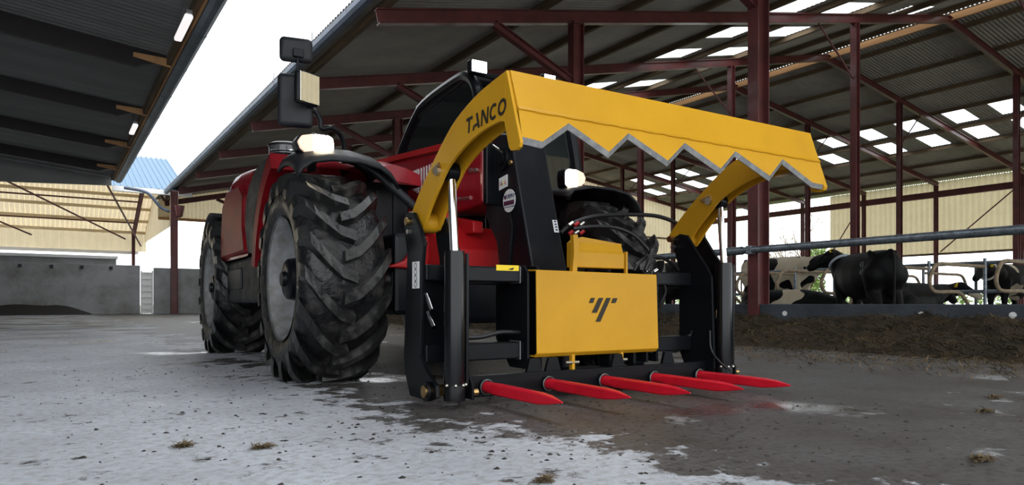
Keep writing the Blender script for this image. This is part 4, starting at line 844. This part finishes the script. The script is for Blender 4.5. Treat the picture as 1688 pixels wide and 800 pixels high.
# stickers
p0, p1 = at(680, 476, X=1.3735), at(691, 431, X=1.3735)
sk = part('safety_sticker', MB().prism([(p0.y, p0.z), (p1.y, p0.z), (p1.y, p1.z), (p0.y, p1.z)], 0, 1.372, 1.3745), 'white', GR)
for i in range(4):
    zc = p0.z + (p1.z - p0.z) * (0.15 + 0.23 * i); yc = (p0.y + p1.y) / 2
    part('sticker_symbol', MB().lathe([(1.3718, 0.012), (1.3718, 0.016), (1.3712, 0.016), (1.3712, 0.012)], (0, yc, zc), 0, 14, closed=True), 'ink', sk)
p0, p1 = at(818, 446, Y=3.058), at(855, 438, Y=3.058)
sk = part('tube_sticker', MB().box((p0.x, 3.0565, p0.z), (p1.x, 3.0595, p1.z)), 'ystick', GR)
part('sticker_symbol', MB().prism([(p0.x + 0.07, p0.z + 0.006), (p0.x + 0.10, p0.z + 0.004), (p0.x + 0.11, p0.z + 0.018), (p0.x + 0.085, p0.z + 0.012)], 1, 3.056, 3.0566), 'ink', sk)
# safety chain at the arm foot
for i in range(4):
    p = at(697 + i * 2, 380 + i * 7, X=1.45); part('chain_link', MB().lathe([(p.x - 0.003, 0.010), (p.x, 0.0135), (p.x + 0.003, 0.010), (p.x, 0.0075)], (0, p.y, p.z), 0, 12, closed=True), 'zinc', GR, smooth=True)

# ================================================================== FEED AND LITTER
def fbm(x, y, s, o=4): return mnoise.fractal(Vector((x * s, y * s, 3.1)), 0.9, 2.0, o)
xs_ = np.arange(5.7, 9.60, 0.075); ysf = np.arange(1.2, 33, 0.09); V = []
def hz(x, y):
    x0 = 6.55 + 0.35 * fbm(0.3, y, 0.5) + 0.012 * y
    t = (x - x0) / (9.7 - x0)
    b = 0.0 if t <= 0 else 0.30 * math.sin(min(t, 1.0) * math.pi * 0.62) ** 0.75
    return max(-0.03, b * (0.80 + 0.55 * fbm(x, y, 0.9)) + (0.06 * fbm(x, y, 4.0) if t > 0 else -0.02))
for y in ysf:
    for x in xs_: V.append((x, y, hz(x, y)))
kx = len(xs_)
heap = part('silage_heap', MB().add(V, [(i * kx + j, i * kx + j + 1, (i + 1) * kx + j + 1, (i + 1) * kx + j) for i in range(len(ysf) - 1) for j in range(kx - 1)]), 'feed', None, smooth=True, angle=180)
heap['kind'] = 'stuff'; tag(heap, 'brown silage heaped on the floor along the dark feed barrier', 'silage')
def strands(n, gen, L0, L1, w):
    v = []; f = []
    for i in range(n):
        x, y, z = gen(); a = random.uniform(0, 6.283); L = random.uniform(L0, L1); t = random.uniform(-0.1, 0.5)
        d = Vector((math.cos(a), math.sin(a), t)) * L; s_ = Vector((-math.sin(a), math.cos(a), 0.4)) * w; p = Vector((x, y, z)); b = len(v)
        v += [p - s_, p + s_, p + d * 0.5 + s_ + Vector((0, 0, 0.15 * L)), p + d * 0.5 - s_ + Vector((0, 0, 0.15 * L)), p + d + s_ * 0.5, p + d - s_ * 0.5]
        f += [(b, b + 1, b + 2, b + 3), (b + 3, b + 2, b + 4, b + 5)]
    return MB().add(v, f)
def g1():
    y = 1.3 + 24 * random.random() ** 1.6; x = random.uniform(6.3, 9.5); return x, y, hz(x, y)
o = part('silage_strands', strands(26000, g1, 0.04, 0.16, 0.0035), 'strand', heap); o['kind'] = 'stuff'
def g2():
    y = 0.6 + 14 * random.random() ** 1.5; x = 5.7 + 0.15 * math.sin(y) + random.gauss(0, 0.45) + 0.02 * y; return x, y, 0.003
st = part('scattered_straw', strands(3500, g2, 0.03, 0.12, 0.003), 'straw', None); st['kind'] = 'stuff'; tag(st, 'loose straw strewn on the floor at the foot of the silage', 'straw')
# crumbs of muck over the yard
def crumbs(n):
    v = []; f = []
    for i in range(n):
        t = random.random()
        if t < 0.35: x, y = random.uniform(0.0, 2.4), random.uniform(1.0, 6)
        elif t < 0.8: x, y = random.gauss(2.0, 0.8), random.gauss(2.2, 0.9)
        else: x, y = random.uniform(-2, 5), random.uniform(1, 16)
        if y < 0.75: continue
        r = 0.002 + 0.012 * random.random() ** 4; h_ = r * random.uniform(0.25, 0.6); a0 = random.uniform(0, 6.28); b = len(v)
        for j in range(5):
            a = a0 + j * 1.2566; q = r * random.uniform(0.7, 1.3); v.append((x + q * math.cos(a), y + q * math.sin(a), -0.001))
        v.append((x + random.uniform(-.3, .3) * r, y + random.uniform(-.3, .3) * r, h_))
        f += [(b + j, b + (j + 1) % 5, b + 5) for j in range(5)]
    return MB().add(v, f)
cr = part('muck_crumbs', crumbs(4200), 'muck', None); cr['kind'] = 'stuff'; tag(cr, 'dark crumbs of muck scattered over the yard concrete', 'muck')
k = 0
for px, py, r, lab in ((300, 738, 0.05, 'small straw tuft left of centre on the pale concrete'), (430, 740, 0.07, 'flat brown straw tuft on pale concrete below the rear wheel'), (895, 795, 0.045, 'dark straw tuft at the bottom edge of the floor'), (1640, 657, 0.11, 'pale straw tuft at the far right of the floor'), (1617, 760, 0.075, 'flat straw tuft in the lower right of the yard'),  (1625, 680, 0.10, 'dark flat tuft just in front of the pale straw tuft')):
    c = at(px, py, False, Z=0)
    def g3(): 
        q = min(0.7, abs(random.gauss(0, 0.35))); a = random.uniform(0, 6.28); return c.x + r * q * math.cos(a), c.y + 0.5 * r * q * math.sin(a), 0.001 + random.random() * 0.005
    single('straw_tuft', strands(110, g3, 0.012, 0.04, 0.002), 'straw', lab, 'straw', 'straw tufts on the yard')

# ================================================================== CATTLE
def lerp_path(P, r, mb_):
    P = [Vector(p) for p in P]
    pts = []; rr = []
    for i in range(len(P) - 1):
        for j in range(5): pts.append(P[i].lerp(P[i + 1], j / 5)); rr.append(r[i] + (r[i + 1] - r[i]) * j / 5)
    pts.append(P[-1]); rr.append(r[-1]); mb_.tube(pts, rr, 12); mb_.ball(P[-1], r[-1], 10, 6); mb_.ball(P[0], r[0], 10, 6)
def loft(mb_, secs, n=18):     # secs: x, zc, half width, half height
    v = []
    for x, zc, w, h_ in secs:
        for j in range(n):
            a = 2 * math.pi * j / n; v.append((x, w * math.cos(a) * (1.0 if math.sin(a) > 0 else 1.0), zc + h_ * math.sin(a)))
    k_ = len(secs); f = [tuple(range(n)), tuple(range((k_ - 1) * n, k_ * n))[::-1]]
    f += [(i * n + (j + 1) % n, i * n + j, (i + 1) * n + j, (i + 1) * n + (j + 1) % n) for i in range(k_ - 1) for j in range(n)]
    mb_.add(v, f)
def cow(x, y, z, heading, m, label, lying=False, head=(0.0, 0.0), collar=None, scale=1.0, tail=True, pose=None):
    """cow faces local +x; head = (sideways turn, lift)"""
    b = MB(); dz = -0.62 if lying else 0.0
    loft(b, [(-0.98, 1.12 + dz, 0.10, 0.14), (-0.92, 1.10 + dz, 0.20, 0.24), (-0.78, 1.08 + dz, 0.27, 0.33), (-0.55, 1.04 + dz, 0.29, 0.38), (-0.2, 1.0 + dz, 0.34, 0.42), (0.2, 0.99 + dz, 0.34, 0.43), (0.55, 1.02 + dz, 0.28, 0.40), (0.80, 1.04 + dz, 0.22, 0.34), (0.95, 1.06 + dz, 0.14, 0.24)])
    for s in (1, -1):
        b.ball((-0.62, s * 0.21, 1.36 + dz), (0.08, 0.05, 0.06), 10, 6)        # hip bones
    b.ball((-0.9, 0, 1.37 + dz), (0.1, 0.06, 0.05), 10, 6)
    hy, hzz = head
    nk = Vector((1.30, hy * 0.5, 1.28 + dz + hzz * 0.6)); hd_ = Vector((1.48, hy, 1.34 + dz + hzz)); mz = hd_ + Vector((0.38, hy * 0.7, -0.24))
    if pose: nk, hd_, mz = [Vector(q) for q in pose]
    lerp_path([(0.80, 0, 1.12 + dz), nk, hd_], [0.26, 0.17, 0.13], b)
    lerp_path([hd_, hd_.lerp(mz, 0.6), mz], [0.125, 0.095, 0.085], b)
    fw = (mz - hd_); sd = Vector((-fw.y, fw.x, 0)).normalized()
    for s in (1, -1): lerp_path([hd_ + sd * (s * 0.08) + Vector((-0.02, 0, 0.06)), hd_ + sd * (s * 0.22) + Vector((-0.06, 0, 0.08))], [0.045, 0.03], b)
    if lying:
        for s in (1, -1):
            lerp_path([(0.62, s * 0.22, 0.32), (0.95, s * 0.27, 0.12), (0.62, s * 0.27, 0.08)], [0.14, 0.075, 0.05], b)
            lerp_path([(-0.62, s * 0.24, 0.36), (-0.25, s * 0.40, 0.20), (-0.70, s * 0.40, 0.08), (-0.40, s * 0.42, 0.06)], [0.22, 0.12, 0.07, 0.05], b)
    else:
        for s in (1, -1):
            lerp_path([(0.62, s * 0.15, 0.95), (0.64, s * 0.15, 0.45), (0.63, s * 0.15, 0.12), (0.66, s * 0.15, 0.05)], [0.15, 0.07, 0.05, 0.06], b)
            lerp_path([(-0.72, s * 0.16, 0.98), (-0.66, s * 0.17, 0.72), (-0.86, s * 0.17, 0.46), (-0.80, s * 0.17, 0.12), (-0.77, s * 0.17, 0.05)], [0.22, 0.13, 0.07, 0.05, 0.06], b)
        b.ball((-0.45, 0, 0.62), (0.2, 0.16, 0.14), 12, 8)                    # udder
    R_ = root('cow', (x, y, z), label, 'cow', 'dairy cows behind the feed barrier', rot=heading); R_.scale = (scale,) * 3
    ORG[R_.name] = Vector((0, 0, 0))
    o = part('body', b, m, R_, smooth=True, angle=180)
    q = o.modifiers.new('skin', 'REMESH'); q.mode = 'VOXEL'; q.voxel_size = 0.03; q.use_smooth_shade = True
    q = o.modifiers.new('soft', 'SMOOTH'); q.iterations = 6; q.factor = 0.6
    if tail:
        part('tail', MB().tube(catmull([(-0.95, 0, 1.33 + dz), (-1.05, 0.02, 1.2 + dz), (-1.08, 0.03, 0.8 + dz * 0.7), (-1.06, 0.03, 0.5 + dz * 0.5), (-1.05, 0.04, 0.36 + dz * 0.35)], 4), [0.035, 0.033, 0.03, 0.026, 0.024, 0.022, 0.021, 0.02, 0.02, 0.02, 0.022, 0.025, 0.03, 0.034, 0.036, 0.03, 0.012], 8), m, R_, smooth=True)
    for s in (1, -1): 
        e = hd_.lerp(mz, 0.3) + sd * (s * 0.10) + Vector((0, 0, 0.03)); part('eye', MB().ball(e, 0.022, 8, 6), 'black', R_, smooth=True)
        e = hd_ + sd * (s * 0.20) + Vector((-0.03, 0, 0.075)); part('ear_tag', MB().box((e.x + 0.03, e.y - 0.03, e.z - 0.03), (e.x + 0.04, e.y + 0.03, e.z + 0.03)), 'ystick', R_)
    if collar:
        c0 = Vector((0.80, 0, 1.12 + dz)).lerp(nk, 0.82); dx = (nk - Vector((0.80, 0, 1.12 + dz))).normalized(); u = dx.cross(Vector((0, 1, 0))).normalized(); w = dx.cross(u)
        ring = [c0 + u * (0.215 * math.cos(a)) + w * (0.20 * math.sin(a)) for a in [2 * math.pi * j / 24 for j in range(25)]]
        part('collar', MB().tube(ring, 0.026, 8), collar, R_, smooth=True)
    return R_
M['collar_grey'] = mat('grey_collar', (0.40, 0.45, 0.50), 0.6); M['collar_white'] = mat('cream_collar', (0.62, 0.58, 0.50), 0.7)
mk = mat_cow('black_cow_coat', 0.80, 2.0, (3, 1, 0)); mw = mat_cow('white_cow_coat', 0.415, 2.3, (1.4, 2.2, 5)); mp_ = mat_cow('pied_cow_coat', 0.53, 1.7, (7, 3, 1)); mp2 = mat_cow('pied_cow_coat_b', 0.58, 1.9, (2, 9, 4))
def ang(dx, dy): return math.atan2(dy, dx)
C1 = cow(12.0, 6.56, 0.0, ang(0.593, 0.803), mk, 'black cow with grey collar standing side on, branded on the rump', pose=((0.96, 0.04, 1.32), (1.0, 0.16, 1.44), (1.18, 0.50, 1.20)), collar='collar_grey', scale=0.99)
for body, zz in (('43', 1.16), ('69', 1.04)):
    text('brand', body, 0.15, (-0.56, 0.315, zz), (-1, 0, 0), (0, -0.12, 1), 'collar_grey', C1, -0.004)
cow(16.95, 11.75, 0.12, ang(-0.02, -1), mw, 'muddy white cow with black spots standing behind the near column', scale=1.18)
cow(13.35, 9.15, 0.0, ang(0, -1), mp_, 'black and white cow lying low behind the barrier under the white cow', lying=True, head=(0.0, -0.35))
cow(14.35, 6.92, 0.12, 0.0, mk, 'black cow lying in the cubicle just right of the branded cow', lying=True, head=(0, -0.05))
cow(18.0, 9.0, 0.12, ang(0, -1), mp2, 'cow with a white blaze resting behind the cubicle rails', lying=True, head=(0.0, 0.05))
cow(18.7, 6.8, 0.12, math.pi, mp2, 'black and white cow with a pale collar in the far cubicles', head=(0.0, -0.10), collar='collar_white', scale=0.92)
cow(18.7, 5.6, 0.12, math.pi, mk, 'black cow cut off by the right edge of the photo', scale=0.92)
cow(11.5, 10.5, 0.0, ang(0.3, 1), mk, 'black cow half hidden behind the right ram of the grab', scale=1.0)

# cubicles
kerb = struct(part('cubicle_kerb', MB().box((13.9, 1, 0), (20.5, 34, 0.12)), 'concrete', None), 'raised concrete bed under the cubicle rails', 'kerb')
loop_pts = [(2.35, 1.27), (1.0, 1.27), (0.35, 1.26), (0.10, 1.12), (0.0, 0.92), (0.08, 0.78), (0.30, 0.72), (1.15, 0.72), (1.45, 0.60), (1.75, 0.38), (2.0, 0.33), (2.4, 0.33)]
def loop(x, y, sgn, r, lab, grp):
    d = single('cubicle_divider', MB().tube(catmull([(x + sgn * a, y, z) for a, z in loop_pts], 5), r, 10), 'mucky', lab, 'divider', grp, smooth=True)
    part('post', MB().cyl((x + sgn * 2.4, y, 0.1), (x + sgn * 2.4, y, 1.45), 0.035, 10), 'galv', d, smooth=True, org=ORG[d.name])
nm = {0: 'cut off by the right edge', 1: 'second from the right edge', 2: 'third from the right edge, beside the branded cow'}
for i in range(8):
    loop(13.95, 4.15 + 1.11 * i, 1, 0.036, 'bent muck coated cubicle divider in the near row, number %s counted from the right' % ['one', 'two', 'three', 'four', 'five', 'six', 'seven', 'eight'][i], 'near cubicle dividers')
for i in range(6):
    loop(20.9, 5.0 + 1.2 * i, -1, 0.036, 'bent muck coated cubicle divider in the row behind, number %s counted from the right' % ['one', 'two', 'three', 'four', 'five', 'six'][i], 'far cubicle dividers')
for x, z, lab in ((16.43, 1.36, 'galvanised rail along the tops of the near cubicle dividers'), (16.43, 0.75, 'lower galvanised rail between the cubicle rows')):
    single('cubicle_rail', MB().cyl((x, 2.0, z), (x, 34, z), 0.04, 10), 'galv', lab, 'rail', smooth=True)

# ================================================================== OUTSIDE
def branch(mb_, p, d, L, r, lev):
    pts = [Vector(p)]; dd = Vector(d).normalized()
    for i in range(5):
        dd = (dd + Vector((random.uniform(-.2, .2), random.uniform(-.2, .2), random.uniform(-.05, .15)))).normalized(); pts.append(pts[-1] + dd * L / 5)
    mb_.tube(pts, [r * (1 - 0.11 * i) for i in range(6)], 6)
    if lev > 0:
        for i in range(5):
            q = pts[random.randint(2, 5)]; nd_ = (dd + Vector((random.uniform(-1, 1), random.uniform(-1, 1), random.uniform(-.2, .6)))).normalized()
            branch(mb_, q, nd_, L * 0.62, r * 0.5, lev - 1)
def leaves(c, r, n, s):
    v = []; f = []
    for i in range(n):
        a = Vector((random.gauss(0, 1), random.gauss(0, 1), random.gauss(0, 1))).normalized() * random.random() ** 0.4
        p = Vector((c[0] + a.x * r[0], c[1] + a.y * r[1], c[2] + a.z * r[2])); u = Vector((random.uniform(-1, 1), random.uniform(-1, 1), random.uniform(-1, 1))).normalized() * s; w = u.cross(Vector((random.uniform(-1, 1), 0.3, random.uniform(-1, 1)))).normalized() * s * 0.7
        b = len(v); v += [p - u, p + w, p + u, p - w]; f.append((b, b + 1, b + 2, b + 3))
    return MB().add(v, f)
for (px, Yt, lab, ivy) in ((1345, 40.0, 'bare tree with ivy covered trunk seen through the open shed side', True), (1290, 58.0, 'leafless tree standing beside the ivy covered one', False)):
    p = at(px, 470, False, Y=Yt); t = root('tree', (p.x, p.y, 0), lab, 'tree', 'trees outside the shed')
    b = MB(); branch(b, (p.x, p.y, 0), (0, 0, 1), 5.0, 0.22, 3); part('trunk', b, 'bark', t, smooth=True)
    if ivy: 
        q = part('ivy', leaves((p.x, p.y, 2.6), (0.9, 0.9, 2.6), 900, 0.16), 'leaf', t); q['kind'] = 'stuff'
        q = part('foliage', leaves((p.x, p.y, 5.6), (1.0, 1.0, 1.0), 300, 0.16), 'leaf', t); q['kind'] = 'stuff'
hm = MB()
for i in range(40):
    q = leaves((97 + random.uniform(-1, 1), -6 + i * 2.6, 0.9), (1.5, 1.5, random.uniform(0.9, 1.6)), 130, 0.22); hm.add(q.v, q.f)
hg = part('hedge', hm, 'leaf', None); hg['kind'] = 'stuff'; tag(hg, 'low green hedge beyond the open side of the cattle shed', 'hedge')
